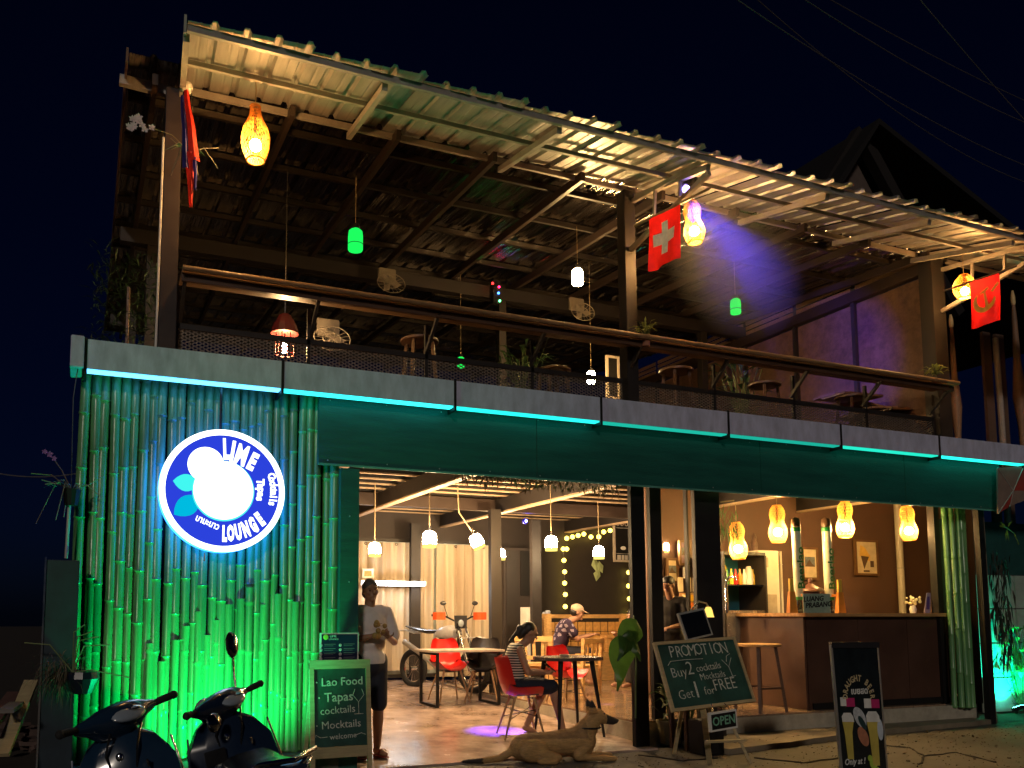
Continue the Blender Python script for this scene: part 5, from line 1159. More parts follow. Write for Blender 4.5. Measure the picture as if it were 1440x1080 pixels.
for (x, z) in ((-.05, -.18), (.02, -.20), (-.15, .1), (.05, .05), (-.16, .04)): MB().leaf((-.04, 0, .02), (x, 0, z), .16, .03, V((0, 1, 0)), .1, .1).build('leaf', leafm, t)
t = thing('patched_shade', P(1412, 690, 7.35), 'torn shade of tan and red patches hanging below the right end of the gutter', 'shade')
pc = [P(u, v, 7.35) - t.location for u, v in ((1403, 658), (1440, 655), (1450, 700), (1420, 712), (1404, 722), (1425, 690), (1470, 690))]
for k, (idx, mm) in enumerate((((0, 1, 5), mat('tan_patch', (.22, .15, .12), .8)), ((1, 6, 5), mat('red_patch', (.30, .03, .02), .7)), ((0, 5, 4), mat('tan_patch', (.22, .15, .12), .8)), ((5, 6, 2, 3), mat('tan_patch', (.22, .15, .12), .8)), ((4, 5, 3), mat('red_patch', (.30, .03, .02), .7)))):
    g = MB(); n = len(idx); vs_ = [pc[i] for i in idx]; g.add(vs_ + [v + V((0, .02, 0)) for v in vs_], [list(range(n)), list(range(n, 2 * n))[::-1]] + [[i, (i + 1) % n, n + (i + 1) % n, n + i] for i in range(n)]); g.build('patch', mm, t)
for a_, b_ in ((0, 5), (5, 1), (5, 4), (5, 3)): MB().tube([pc[a_], pc[b_]], .007, 5).build('rib', galv, t)
# carved finial poles and grey post right of the upper floor
def finial(label, u, vt, vb, Y, r):
    a_ = P(u, vt, Y); b_ = V((a_.x, Y, 2.855)); t = thing('carved_pole', b_, label, 'pole', 'slim carved poles right of the building'); h = a_.z - b_.z
    MB().lathe([(.02, 0), (.035, h * .25), (.05, h * .42), (r, h * .55), (r * .55, h * .72), (r * .40, h * .90), (.025, h * .96)], n=10).build('pole', mat('pole_wood', (.26, .15, .09), .6, bump=.3), t, smooth=True)
    MB().lathe([(.028, h * .955), (.036, h * .965), (.034, h * .99), (.015, h * 1.02)], n=10).build('pole_cap', mat('pale_cap', (.75, .55, .25), .5), t, smooth=True); return t
finial('carved slim pole with a pale rounded cap just right of the upper floor', 1337, 448, 645, 9.0, .085); finial('taller carved slim pole with a pale cap at the far right edge', 1424, 415, 660, 9.0, .10)
t = thing('utility_post', (P(1398, 500, 9.0).x, 9.0, 2.855), 'grey pipe standing in front of brown boards right of the building', 'post'); MB().tube([(0, -.05, 0), (.0, -.05, 1.9), (-.02, -.05, 3.0)], .045, 10).build('pipe', mat('grey_pipe', (.36, .32, .30), .5), t)
for (x0, x1) in ((-.24, -.06), (.06, .26)): MB().bx(x0, x1, .0, .05, 0, 3.1).build('board', mat('brown_board', (.12, .07, .05), .7), t)
# neighbouring gable house
NH = thing('gabled_house', (16.5, 15, 0), 'dim gabled house with white panels and dark timber behind the roof at right', 'house'); Yh = 15.0
hp = {k: P(*q, Yh) - NH.location for k, q in dict(a=(1203, 180), l=(1120, 300), r=(1330, 330), ml=(1170, 330), mr=(1262, 330)).items()}
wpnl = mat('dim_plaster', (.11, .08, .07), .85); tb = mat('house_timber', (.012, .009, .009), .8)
def slab3(vs_, d, nm, mt): n = len(vs_); MB().add(vs_ + [v + V((0, d, 0)) for v in vs_], [list(range(n)), list(range(n, 2 * n))[::-1]] + [[i, (i + 1) % n, n + (i + 1) % n, n + i] for i in range(n)]).build(nm, mt, NH)
base = 5.0
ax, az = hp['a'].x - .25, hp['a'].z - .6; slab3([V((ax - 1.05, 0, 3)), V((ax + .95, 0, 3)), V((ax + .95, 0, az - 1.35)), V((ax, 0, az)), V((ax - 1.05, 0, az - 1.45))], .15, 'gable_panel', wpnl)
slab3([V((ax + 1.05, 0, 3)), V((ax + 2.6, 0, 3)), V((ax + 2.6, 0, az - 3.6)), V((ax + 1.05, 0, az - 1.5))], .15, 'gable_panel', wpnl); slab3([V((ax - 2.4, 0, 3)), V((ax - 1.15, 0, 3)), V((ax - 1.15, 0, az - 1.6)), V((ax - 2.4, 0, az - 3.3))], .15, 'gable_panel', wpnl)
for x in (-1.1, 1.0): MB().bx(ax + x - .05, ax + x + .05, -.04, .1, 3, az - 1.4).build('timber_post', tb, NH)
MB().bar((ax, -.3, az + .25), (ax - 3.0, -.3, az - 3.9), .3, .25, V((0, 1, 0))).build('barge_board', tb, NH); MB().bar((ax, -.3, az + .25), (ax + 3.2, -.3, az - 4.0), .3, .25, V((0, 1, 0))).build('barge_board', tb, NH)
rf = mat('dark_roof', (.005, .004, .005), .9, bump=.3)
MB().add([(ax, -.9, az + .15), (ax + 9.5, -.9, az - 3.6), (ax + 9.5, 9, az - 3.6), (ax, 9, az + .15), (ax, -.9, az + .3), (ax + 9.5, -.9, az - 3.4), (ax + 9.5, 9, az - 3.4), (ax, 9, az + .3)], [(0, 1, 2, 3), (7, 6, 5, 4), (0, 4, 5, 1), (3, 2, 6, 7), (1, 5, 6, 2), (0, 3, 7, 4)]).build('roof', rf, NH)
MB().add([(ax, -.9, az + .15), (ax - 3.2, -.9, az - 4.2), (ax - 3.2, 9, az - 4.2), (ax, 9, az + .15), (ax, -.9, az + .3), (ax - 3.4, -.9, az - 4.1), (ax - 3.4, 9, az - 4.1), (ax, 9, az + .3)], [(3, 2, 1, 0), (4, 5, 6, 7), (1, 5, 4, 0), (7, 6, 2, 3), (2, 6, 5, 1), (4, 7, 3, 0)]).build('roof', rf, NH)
# cables
cabm = mat('cable_grey', (.14, .13, .14), .5)
for (u0, v0, Y0, u1, v1, Y1, sag, lab) in ((1030, -5, 6, 1460, 240, 8, .15, 'overhead cable crossing lowest above the neighbour roof'), (1125, -5, 6, 1460, 180, 7.5, .1, 'second overhead cable from the left at the top right'), (1290, -5, 6, 1460, 190, 6.5, .02, 'steepest overhead cable in the top right corner'), (1060, -5, 6.5, 1460, 262, 9, .3, 'slack overhead cable sagging under the lowest straight one'), (1160, -5, 6.3, 1460, 150, 8, .05, 'thin overhead cable near the top right corner'), (-20, 662, 9, 118, 664, 7.8, .05, 'thin cable running left from the bamboo wall')):
    a_, b_ = P(u0, v0, Y0), P(u1, v1, Y1); t = thing('overhead_cable', a_, lab, 'cable', 'overhead cables'); MB().tube([(b_ - a_) * (k / 14) + V((0, 0, -sag * 4 * (k / 14) * (1 - k / 14))) for k in range(15)], .006, 5).build('wire', cabm, t)
# ================================================================ UPSTAIRS THINGS
fl_z = 3.505
for u, vt, lab in ((590, 478, 'upstairs bar stool with a metal footrest left of the green jar lamp'), (778, 520, 'upstairs bar stool left of the warm low jar lamp'), (951, 520, 'upstairs bar stool just right of the middle post'), (1075, 540, 'upstairs bar stool in front of the dark bush'), (1196, 558, 'upstairs bar stool nearest the right end of the drink ledge')):
    p = P(u, vt, 8.35); stool(lab, (p.x, 8.35, fl_z), p.z - fl_z, 1.15, darkwood, darkwood, group='wooden stools along the drink ledge')
def wall_fan(label, u, v, Y, s_=1.0):
    p = P(u, v, Y); t = thing('wall_fan', p, label, 'fan', 'fans upstairs'); fm = mat('fan_grey', (.26, .22, .17), .5)
    MB().bx(-.13 * s_, .13 * s_, .0, .06, .0, .20 * s_).build('bracket', fm, t, bevel=.01); MB().tube([(0, 0, .05), (0, -.12, -.02)], .04, 10).build('motor', fm, t)
    g = MB(); c_ = V((0, -.14, -.08)); 
    for k in range(18): a_ = 2 * pi * k / 18; g.tube([c_, c_ + V((cos(a_) * .21 * s_, -.02, sin(a_) * .14 * s_ ))], .003, 4)
    for r in (.5, 1.0): g.tube([c_ + V((cos(2 * pi * k / 20) * .21 * s_ * r, -.02 * r, sin(2 * pi * k / 20) * .14 * s_ * r)) for k in range(21)], .006, 5, cap=False)
    g.build('grille', fm, t)
    for k in range(3): a_ = 2 * pi * k / 3; MB().leaf(c_, (cos(a_), 0, sin(a_) * .66), .17 * s_, .10, V((0, 1, 0)), .1, 0).build('blade', mat('fan_blade', (.3, .25, .2), .5), t)
wall_fan('white wall fan high on the far beam left of the disco lights', 545, 396, 11.2); wall_fan('white wall fan on the far beam below the warm jar lamp', 812, 436, 11.2); wall_fan('white cage fan behind the railing beside the red lamp', 462, 472, 9.2, 1.0)
p = P(860, 540, 10.9); t = picture(853, 502, 870, 560, 10.9, 'tall empty frame leaning by the upstairs middle post', mat('pale_frame', (.5, .42, .33), .5), black_paint, None, 'frame', 'picture_frame')
random.seed(61); t = thing('dark_bush', P(180, 430, 9.2), 'dark feathery bush behind the left end of the gutter', 'bush'); g = MB()
for k in range(700): q = V((U(-.35, .4), U(-.3, .3), U(-.9, .5))); g.leaf(q, (U(-1, 1), U(-1, 1), U(-.2, 1)), U(.08, .2), .02, None, .1, .1)
g.build('foliage', leafd, t); MB().tube([(0, 0, -.9), (0, 0, .2)], .02, 6).build('stem', darkwood, t)
random.seed(65); t = thing('clutter_pile', P(1230, 590, 8.6), 'jumble of folded mats and boards stacked behind the railing at the right end', 'pile'); 
for k in range(7): MB().box((U(-.5, .5), U(-.1, .3), .02 + .055 * k), (U(.5, .9), .4, .03), Matrix.Rotation(U(-.12, .12), 3, 'Y')).build('folded_mat', [pan, MATS['brown_board'], darkwood][k % 3], t)

random.seed(81); t = thing('green_netting', P(1022, 712, 8.5), 'scrap of green netting draped over the lantern cord beside the black pillar', 'netting'); g = MB()
for k in range(60): q = V((U(-.12, .14), U(-.04, .04), U(-.35, .05))); g.leaf(q, (U(-.6, .6), U(-.2, .2), -1), U(.1, .3), .012, None, .1, .05)
g.build('net_strands', mat('net_green', (.10, .22, .06), .7), t); MB().tube([(-.1, 0, .05), (.12, 0, .08)], .008).build('tie', dry, t)

random.seed(91); g = MB()
for k in range(3600):
    x, y = U(-1.5, 12.5), U(4.2, 7.4)
    if x < 2.3 and y > 7.35: continue
    z = .058 if (x > 6.3 and y > 7.15 + (x - 6) * .14) else 0; r_ = U(.002, .008) if R() < .95 else U(.008, .018)
    g.box((x, y, z + r_ * .3), (r_ * 1.6, r_ * 1.3, r_), Matrix.Rotation(U(0, 3), 3, 'Z'))
g.build('street_grit', mat('grit', (.12, .10, .07), .9, var=.6, scale=60), kind='stuff')
g = MB()
for k in range(150):
    x, y = U(-1.5, 12.0), 7.42 - abs(random.gauss(0, .35)); d = V((U(-1, 1), U(-1, 1), U(0, .25)))
    z = .062 if x > 6.3 else .004
    if x > 6 and y < 7.15 + (x - 6) * .14: z = .004
    g.leaf((x, y, z), d, U(.03, .07), U(.015, .03), None, .2, -.1)
g.build('fallen_leaves', mat('fallen_leaf', (.14, .10, .04), .8, var=.6, scale=30), kind='stuff')
# ================================================================ PEOPLE
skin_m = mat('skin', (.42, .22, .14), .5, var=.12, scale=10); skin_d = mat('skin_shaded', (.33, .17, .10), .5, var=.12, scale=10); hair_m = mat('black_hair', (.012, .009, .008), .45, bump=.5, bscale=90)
def head(g, c, f, s=1.0):
    """head with face, centre c, facing unit vector f (mostly horizontal)"""
    f = V(f).normalized(); sd = V((0, 0, 1)).cross(f).normalized(); up = f.cross(sd).normalized(); r = Matrix((sd, f, up)).transposed(); c = V(c)
    q = lambda x, y, z: c + r @ (V((x, y, z)) * s)
    g.ball(q(0, -.012, .02), V((.074, .092, .095)) * s, 16, 12, r); g.ball(q(0, .018, -.045), V((.058, .068, .065)) * s, 14, 10, r)
    cap(g, q(0, .083, .012), q(0, .108, -.018), .010 * s, .015 * s, 8); g.ball(q(0, .085, -.085), V((.022, .018, .018)) * s, 8, 6, r)   # nose, chin
    g.ball(q(0, .086, -.050), V((.026, .012, .010)) * s, 8, 6, r); g.ball(q(0, .078, .03), V((.055, .02, .014)) * s, 10, 6, r)           # lips, brow
    for k in (-1, 1): g.ball(q(k * .076, -.005, -.005), V((.010, .020, .032)) * s, 8, 6, r); g.ball(q(k * .038, .068, -.02), V((.02, .02, .018)) * s, 8, 6, r)
    return q, r
def hand(g, w_, d, n, s=1.0, curl=.6, side=1):
    """hand from wrist w_, pointing d, palm normal n"""
    d = V(d).normalized(); n = (V(n) - d * V(n).dot(d)).normalized(); sd = d.cross(n) * side
    for k in range(4): cap(g, w_ + d * .01 + sd * (.018 * (k - 1.5)) * .7, w_ + d * .085 + sd * .021 * (k - 1.5), .014 * s, .012 * s, 8)
    for k, L in enumerate((.060, .072, .068, .052)):
        b = w_ + d * .088 + sd * .021 * (k - 1.5); m1 = b + (d * cos(curl * .6) + n * sin(curl * .6)) * L * .5; e = m1 + (d * cos(curl * 1.7) + n * sin(curl * 1.7)) * L * .5
        cap(g, b, m1, .0095, .0088, 7); cap(g, m1, e, .0088, .0075, 7)
    b = w_ + d * .03 + sd * -.032; m1 = b + (d * .6 - sd * .7 + n * .4).normalized() * .04; e = m1 + (d * .8 - sd * .1 + n * .5).normalized() * .032
    cap(g, b, m1, .012, .010, 7); cap(g, m1, e, .010, .0085, 7)
def person(label, loc, rz, J, s=1.0, female=False, skin=skin_m, hands=(1, 1), feet=True, curl=.6, hn=((0, -1, 0), (0, -1, 0)), face=(0, -1, 0)):
    """J: joints in local metres; facing -y.  returns thing and joints"""
    t = thing('person', loc, label, 'person', rz=rz); J = {k: V(v) for k, v in J.items()}; g = MB(); fw = .92 if female else 1
    hip = (J['hl'] + J['hr']) / 2; sh = (J['sl'] + J['sr']) / 2; ax = (J['sr'] - J['sl']).normalized(); tz = (sh - hip).normalized(); ty = tz.cross(ax).normalized(); rr = Matrix((ax, ty, tz)).transposed()
    g.ball(hip + tz * .02, (.16, .115, .12), 14, 10, rr); g.ball(hip.lerp(sh, .45), (.135 * fw, .10, .17), 14, 10, rr); g.ball(hip.lerp(sh, .76), (.165 * fw, .115, .16), 14, 10, rr)
    cap(g, J['sl'].lerp(sh, .3), J['sr'].lerp(sh, .3), .065, .065)
    cap(g, sh, J['head'] - V((0, 0, .07)), .058 * fw, .052 * fw)
    for k in 'lr':
        cap(g, J['s' + k], J['e' + k], .050 * fw, .038 * fw); cap(g, J['e' + k], J['w' + k], .038 * fw, .025 * fw)
        cap(g, J['h' + k], J['k' + k], .083, .055); cap(g, J['k' + k].lerp(J['h' + k], .02), J['k' + k].lerp(J['a' + k], .35), .054, .054); cap(g, J['k' + k].lerp(J['a' + k], .35), J['a' + k], .054, .034)
        toe = J.get('t' + k, J['a' + k] + V((0, -.16, -.045)))
        cap(g, J['a' + k] + V((0, .02, -.03)), toe.lerp(J['a' + k], .35) + V((0, 0, -.012)), .035, .034); cap(g, toe.lerp(J['a' + k], .35) + V((0, 0, -.012)), toe, .036, .024)
    q, r = head(g, J['head'], face)
    for k, i in (('l', 0), ('r', 1)):
        if hands[i]: hand(g, J['w' + k], J['w' + k] - J['e' + k], hn[i], 1, curl, 1 if k == 'r' else -1)
    remeshed(g, 'body', skin, t, .0085, 3)
    t['_s'] = s; t.scale = (s, s, s); del t['_s']
    return t, J, q, r, rr, hip, sh, tz
def torso_cloth(J, rr, hip, sh, tz, ex=.012, low=.0, sleeve=.6, fw=1):
    g = MB(); g.ball(hip + tz * (.04 + low), (.165 + ex, .122 + ex, .14), 14, 10, rr); g.ball(hip.lerp(sh, .45), (.142 * fw + ex * 1.5, .108 + ex * 1.5, .19), 14, 10, rr); g.ball(hip.lerp(sh, .76), (.17 * fw + ex, .12 + ex, .165), 14, 10, rr)
    cap(g, J['sl'].lerp(sh, .3), J['sr'].lerp(sh, .3), .068 + ex, .068 + ex)
    if sleeve:
        for k in 'lr': cap(g, J['s' + k], J['s' + k].lerp(J['e' + k], sleeve), .056 + ex, .060 + ex)
    return g
def trousers(J, hip, rr, f=.9, ex=.014, tz=V((0, 0, 1))):
    g = MB(); g.ball(hip + tz * .01, (.162 + ex, .118 + ex, .12), 14, 10, rr)
    for k in 'lr': cap(g, J['h' + k], J['h' + k].lerp(J['k' + k], min(1, f)), .088 + ex, .066 + ex)
    if f > 1:
        for k in 'lr': cap(g, J['k' + k], J['k' + k].lerp(J['a' + k], f - 1), .064 + ex, .058 + ex)
    return g
def eyes(t, q, s=1):
    for k in (-1, 1):
        c_ = q(k * .034, .084, .004); MB().ball(c_, .0075, 8, 6).build('eye', mat('eye_dark', (.03, .02, .02), .15), t)
# man in white shirt at the entrance
p = GF(524, 1068); p.y = max(p.y, 7.98)
J = dict(head=(0, -.02, 1.60), sl=(-.19, 0, 1.38), sr=(.19, 0, 1.38), el=(-.25, -.05, 1.12), er=(.27, -.03, 1.10), wl=(-.08, -.24, 1.17), wr=(.07, -.24, 1.16), hl=(-.09, 0, .92), hr=(.09, 0, .92), kl=(-.10, -.02, .50), kr=(.10, -.02, .50), al=(-.11, .02, .085), ar=(.11, .02, .085))
ppx = P(519, 900, 8.0).x
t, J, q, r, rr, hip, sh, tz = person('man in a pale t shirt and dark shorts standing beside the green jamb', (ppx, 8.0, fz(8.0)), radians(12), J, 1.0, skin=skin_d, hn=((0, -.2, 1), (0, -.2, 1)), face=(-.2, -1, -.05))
remeshed(torso_cloth(J, rr, hip, sh, tz, .02, -.03, .75), 'shirt', mat('pale_shirt', (.80, .72, .70), .8, var=.12, bump=.5, bscale=14), t, .012, 4)
remeshed(trousers(J, hip + V((0, 0, -.05)), rr, .97, .022), 'shorts', mat('navy_shorts', (.018, .02, .035), .8), t, .012, 4)
g = MB(); g.ball(q(0, -.022, .035), (.080, .098, .085), 14, 10, r); g.ball(q(0, -.04, -.02), (.076, .075, .07), 14, 10, r); remeshed(g, 'hair', mat('grey_hair', (.10, .08, .07), .6), t, .01, 2); eyes(t, q)
text('Co.', .045, mat('shirt_print', (.25, .2, .25), .7), t, (.06, -.152, 1.27), (pi / 2, 0, 0), 1, 0)
for k in 'lr': a_ = J['a' + k]; MB().ball(a_ + V((0, -.07, -.072)), (.05, .14, .012), 12, 5).build('sandal', mat('red_sandal', (.25, .03, .02), .6), t); MB().torus(a_ + V((0, -.10, -.05)), .042, .010, 'y', 14, 6, 0, pi).build('sandal_strap', mat('red_sandal', (.25, .03, .02), .6), t)
fr = thing('held_fruit', (ppx - .0, 8.0 - .36, fz(8) + 1.19), 'yellow brown bundle held in the standing man\'s hands', 'bundle'); random.seed(71); g = MB()
for k in range(9): g.ball((U(-.07, .05), U(-.02, .02), U(-.02, .12)), U(.02, .035), 8, 6)
g.build('bundle', mat('yellow_brown', (.45, .28, .08), .6, var=.5), fr, smooth=True)
# seated woman, faces +x (right) : local facing -y rotated by +90deg about z -> +x
zs = .55
J = dict(head=(0, -.12, 1.17), sl=(-.16, .04, .98), sr=(.16, .04, .98), el=(-.20, -.04, .73), er=(.20, -.04, .73), wl=(-.08, -.26, .71), wr=(.06, -.28, .73), hl=(-.09, .06, zs + .02), hr=(.09, .06, zs + .02), kl=(-.10, -.36, .56), kr=(.10, -.34, .56), al=(-.13, -.46, .10), ar=(.08, -.10, .12), tl=(-.15, -.60, .03), tr=(.08, -.20, .04))
t, J, q, r, rr, hip, sh, tz = person('woman in a striped sleeveless top seated on a red chair looking at her phone', (cw.x - .03, cw.y, cw.z), radians(78), J, .98, female=True, hn=((0, .2, 1), (0, .2, 1)), face=(0, -1, -.55))
def stripes(nm):
    m_ = mat(nm, (.6, .58, .5), .8, var=.05); n = m_.node_tree.nodes; l = m_.node_tree.links; wv = n.new('ShaderNodeTexWave'); wv.wave_type = 'BANDS'; wv.bands_direction = 'Z'; wv.inputs['Scale'].default_value = 11; tc = n.new('ShaderNodeTexCoord'); l.new(tc.outputs['Object'], wv.inputs[0])
    rp = n.new('ShaderNodeValToRGB'); rp.color_ramp.interpolation = 'CONSTANT'; rp.color_ramp.elements[0].color = (.015, .012, .012, 1); rp.color_ramp.elements[1].color = (.65, .60, .50, 1); rp.color_ramp.elements[1].position = .5
    l.new(wv.outputs[0], rp.inputs[0]); l.new(rp.outputs[0], n['Principled BSDF'].inputs['Base Color']); return m_
remeshed(torso_cloth(J, rr, hip, sh, tz, .006, 0, 0, .93), 'striped_top', stripes('striped_cotton'), t, .011, 3)
remeshed(trousers(J, hip, rr, .95, .02), 'skirt', mat('navy_skirt', (.012, .014, .03), .8), t, .012, 4)
g = MB(); g.ball(q(0, -.03, .03), (.082, .092, .092), 14, 10, r); g.ball(q(0, -.075, -.04), (.066, .05, .085), 12, 8, r); g.ball(q(0, -.125, -.01), (.035, .04, .04), 10, 8, r); cap(g, q(0, -.12, -.03), q(.0, -.16, -.20), .030, .014); remeshed(g, 'hair', hair_m, t, .01, 2); eyes(t, q)
for k in 'lr': MB().ball(J['a' + k] + V((0, -.09, -.085)), (.045, .13, .010), 12, 5).build('sandal', mat('tan_sandal', (.25, .14, .08), .6), t)
ph_ = thing('phone', t.location + Matrix.Rotation(radians(78), 3, 'Z') @ V((-.01, -.36, .77)) * .98, 'dark phone held in the seated woman\'s hands', 'phone', rz=radians(78)); MB().box((0, 0, 0), (.075, .012, .15), Matrix.Rotation(radians(-50), 3, 'X')).build('phone_body', black_plastic, ph_, bevel=.003)
# man with cap, seated behind, facing right
p = P(797, 905, 12.4); seat = dict(J)
J = dict(head=(0, -.20, 1.10), sl=(-.19, -.02, .93), sr=(.19, -.02, .93), el=(-.22, -.16, .70), er=(.22, -.16, .70), wl=(-.10, -.40, .76), wr=(.10, -.40, .76), hl=(-.09, .12, .50), hr=(.09, .12, .50), kl=(-.10, -.34, .50), kr=(.10, -.34, .50), al=(-.1, -.36, .09), ar=(.1, -.36, .09))
t, J, q, r, rr, hip, sh, tz = person('man in a tan cap seated on the platform facing right', (p.x - .1, 12.3, .254), radians(68), J, 1.08, face=(0, -1, -.25), hn=((0, 0, -1), (0, 0, -1)))
def prt(c_): return 1 if (c_.z > .68 and c_.x < .20 and c_.y > -.10 and (sin(c_.x * 60) * sin(c_.z * 47) > .3)) else 0
remeshed(torso_cloth(J, rr, hip, sh, tz, .014, 0, .6), 'shirt', [mat('dark_purple_shirt', (.03, .015, .05), .8), mat('shirt_pale_print', (.34, .28, .36), .8, var=.3, scale=15)], t, .013, 4, prt)
remeshed(trousers(J, hip, rr, 1.4, .015), 'trousers', mat('navy_shorts', (.018, .02, .035), .8), t, .013, 4)
capm = mat('tan_cap', (.55, .40, .28), .8); g = MB(); g.ball(q(0, -.012, .055), (.088, .104, .080), 16, 12, r); g.loft([[q(x, .07, .055), q(x * .9, .19 - x * x * 8, .035), q(x * .9, .19 - x * x * 8, .025), q(x, .07, .04)] for x in (-.07, -.035, 0, .035, .07)]); remeshed(g, 'cap', capm, t, .010, 1)
remeshed(MB().ball(q(0, -.03, .0), (.078, .09, .075), 12, 9, r), 'hair', hair_m, t, .01, 2); eyes(t, q)
st0 = stool('plain honey pine stool under the man in the tan cap', (p.x - .13, 12.42, .254), .48, 1.2, pine_c, pine_c, 'stool', group='low stools on the platform')
# barman
p = P(945, 900, 9.05)
J = dict(head=(.0, -.07, 1.61), sl=(-.19, .02, 1.38), sr=(.19, .02, 1.38), el=(-.23, -.05, 1.09), er=(.23, -.04, 1.09), wl=(-.12, -.27, 1.05), wr=(.12, -.27, 1.05), hl=(-.09, 0, .92), hr=(.09, 0, .92), kl=(-.10, -.02, .50), kr=(.10, -.02, .50), al=(-.11, .02, .085), ar=(.11, .02, .085))
hz_ = P(942, 824, 9.05).z; s_ = (hz_ - .254) / 1.60
t, J, q, r, rr, hip, sh, tz = person('barman in a black t shirt standing behind the front posts', (p.x, 9.05, .254), radians(-62), J, s_, face=(0, -1, -.25), skin=skin_m, hn=((0, 0, -1), (0, 0, -1)))
remeshed(torso_cloth(J, rr, hip, sh, tz, .014, -.02, .6), 'shirt', mat('black_cotton', (.015, .013, .013), .85), t, .013, 4); remeshed(trousers(J, hip, rr, 1.9, .012), 'trousers', mat('dark_trousers', (.025, .022, .022), .8), t, .013, 4)
g = MB(); g.ball(q(0, -.018, .045), (.084, .100, .082), 14, 10, r); g.ball(q(0, -.05, -.01), (.076, .065, .07), 12, 8, r); remeshed(g, 'hair', hair_m, t, .01, 2); eyes(t, q)
# person half hidden behind the front post, drinking
p = P(897, 905, 11.6)
J = dict(head=(0, -.12, 1.08), sl=(-.19, 0, .90), sr=(.19, 0, .90), el=(-.24, -.14, .68), er=(.24, -.14, .68), wl=(-.12, -.40, .80), wr=(.12, -.40, .80), hl=(-.09, .12, .50), hr=(.09, .12, .50), kl=(-.10, -.34, .50), kr=(.10, -.34, .50), al=(-.1, -.36, .09), ar=(.1, -.36, .09))
t, J, q, r, rr, hip, sh, tz = person('seated person in a pale shirt mostly hidden behind the front post', (p.x, 11.6, .254), radians(-72), J, 1.05, face=(0, -1, -.2), hn=((0, 0, -1), (0, 0, -1)))
remeshed(torso_cloth(J, rr, hip, sh, tz, .014, 0, .6), 'shirt', mat('grey_white_shirt', (.42, .40, .42), .8), t, .013, 4); remeshed(trousers(J, hip, rr, 1.9, .012), 'trousers', MATS['dark_trousers'], t, .013, 4)
g = MB(); g.ball(q(0, -.018, .04), (.084, .100, .085), 14, 10, r); g.ball(q(0, -.05, -.03), (.076, .065, .07), 12, 8, r); remeshed(g, 'hair', hair_m, t, .01, 2); eyes(t, q)
stool('plain honey pine stool under the half hidden person', (p.x + .13, 11.56, .254), .48, 1.2, pine_c, pine_c, 'stool', group='low stools on the platform')
# ================================================================ DOG
pd = G(780, 1070, 0.002); DG = thing('dog', (pd.x, pd.y, .002), 'tan dog with black muzzle lying on the pavement with its head raised, facing right', 'dog', rz=radians(-12))
g = MB()
# local: head to +x, back up; camera sees its right side (-y)
cap(g, (-.26, .02, .17), (.05, .0, .19), .125, .125, 14); cap(g, (.02, 0, .19), (.27, 0, .21), .13, .15, 14); g.ball((.26, 0, .16), (.14, .12, .16), 14, 10)
g.ball((-.28, .0, .15), (.17, .14, .145), 14, 10)                                    # rump
g.ball((-.24, -.12, .13), (.15, .065, .12), 14, 10); cap(g, (-.16, -.15, .10), (-.02, -.17, .06), .06, .045); cap(g, (-.02, -.17, .055), (-.20, -.20, .035), .036, .03); cap(g, (-.20, -.20, .03), (-.06, -.22, .028), .028, .03)   # near hind leg folded
cap(g, (-.2, .13, .10), (-.02, .16, .05), .06, .04); cap(g, (-.02, .16, .035), (-.16, .18, .03), .032, .028)
cap(g, (.30, -.09, .18), (.20, -.12, .07), .065, .048); cap(g, (.20, -.12, .055), (.46, -.13, .036), .040, .030); cap(g, (.46, -.13, .034), (.56, -.135, .028), .034, .028)   # foreleg out
cap(g, (.30, .09, .18), (.22, .12, .06), .065, .045); cap(g, (.22, .12, .05), (.50, .10, .036), .038, .030); cap(g, (.50, .10, .034), (.60, .10, .028), .034, .028)
cap(g, (.28, 0, .26), (.39, 0, .41), .125, .088, 14)                                 # neck
g.ball((.43, 0, .465), (.100, .080, .084), 14, 10, Matrix.Rotation(.25, 3, 'Y')); cap(g, (.47, 0, .450), (.625, 0, .405), .058, .031, 12); cap(g, (.46, 0, .425), (.60, 0, .385), .042, .022, 10); g.ball((.648, 0, .412), (.018, .020, .016), 8, 6)
for k in (-1, 1): g.lathe([(.042, 0), (.038, .05), (.022, .10), (.004, .145)], (.385, k * .050, .505), 10, True, Matrix.Rotation(-.15, 3, 'Y') @ Matrix.Rotation(k * -.12, 3, 'X'))
for a_, b_, r0, r1 in (((-.42, 0, .12), (-.55, -.03, .05), .045, .035), ((-.55, -.03, .05), (-.74, -.05, .03), .035, .030), ((-.74, -.05, .03), (-.90, -.02, .028), .030, .015)): cap(g, a_, b_, r0, r1)
def dogpaint(c_):
    if c_.x > .525 and c_.z > .34: return 1
    if c_.z > .565: return 1
    if c_.x < -.72: return 1
    if c_.x > .44 and c_.z > .49 and abs(c_.y) < .03: return 2
    if c_.z > .25 and c_.x < .30: return 2
    return 0
bd = remeshed(g, 'body', [mat('tan_fur', (.60, .36, .14), .85, var=.35, scale=14, bump=.8, bscale=110, stretch=(1, 4, 4)), mat('black_fur', (.035, .025, .02), .8, bump=.6, bscale=110), mat('brown_fur', (.36, .21, .09), .85, var=.4, scale=14, bump=.8, bscale=110)], DG, .009, 3, dogpaint)
random.seed(17); g = MB(); me_ = bd.data; tot = sum(p.area for p in me_.polygons); 
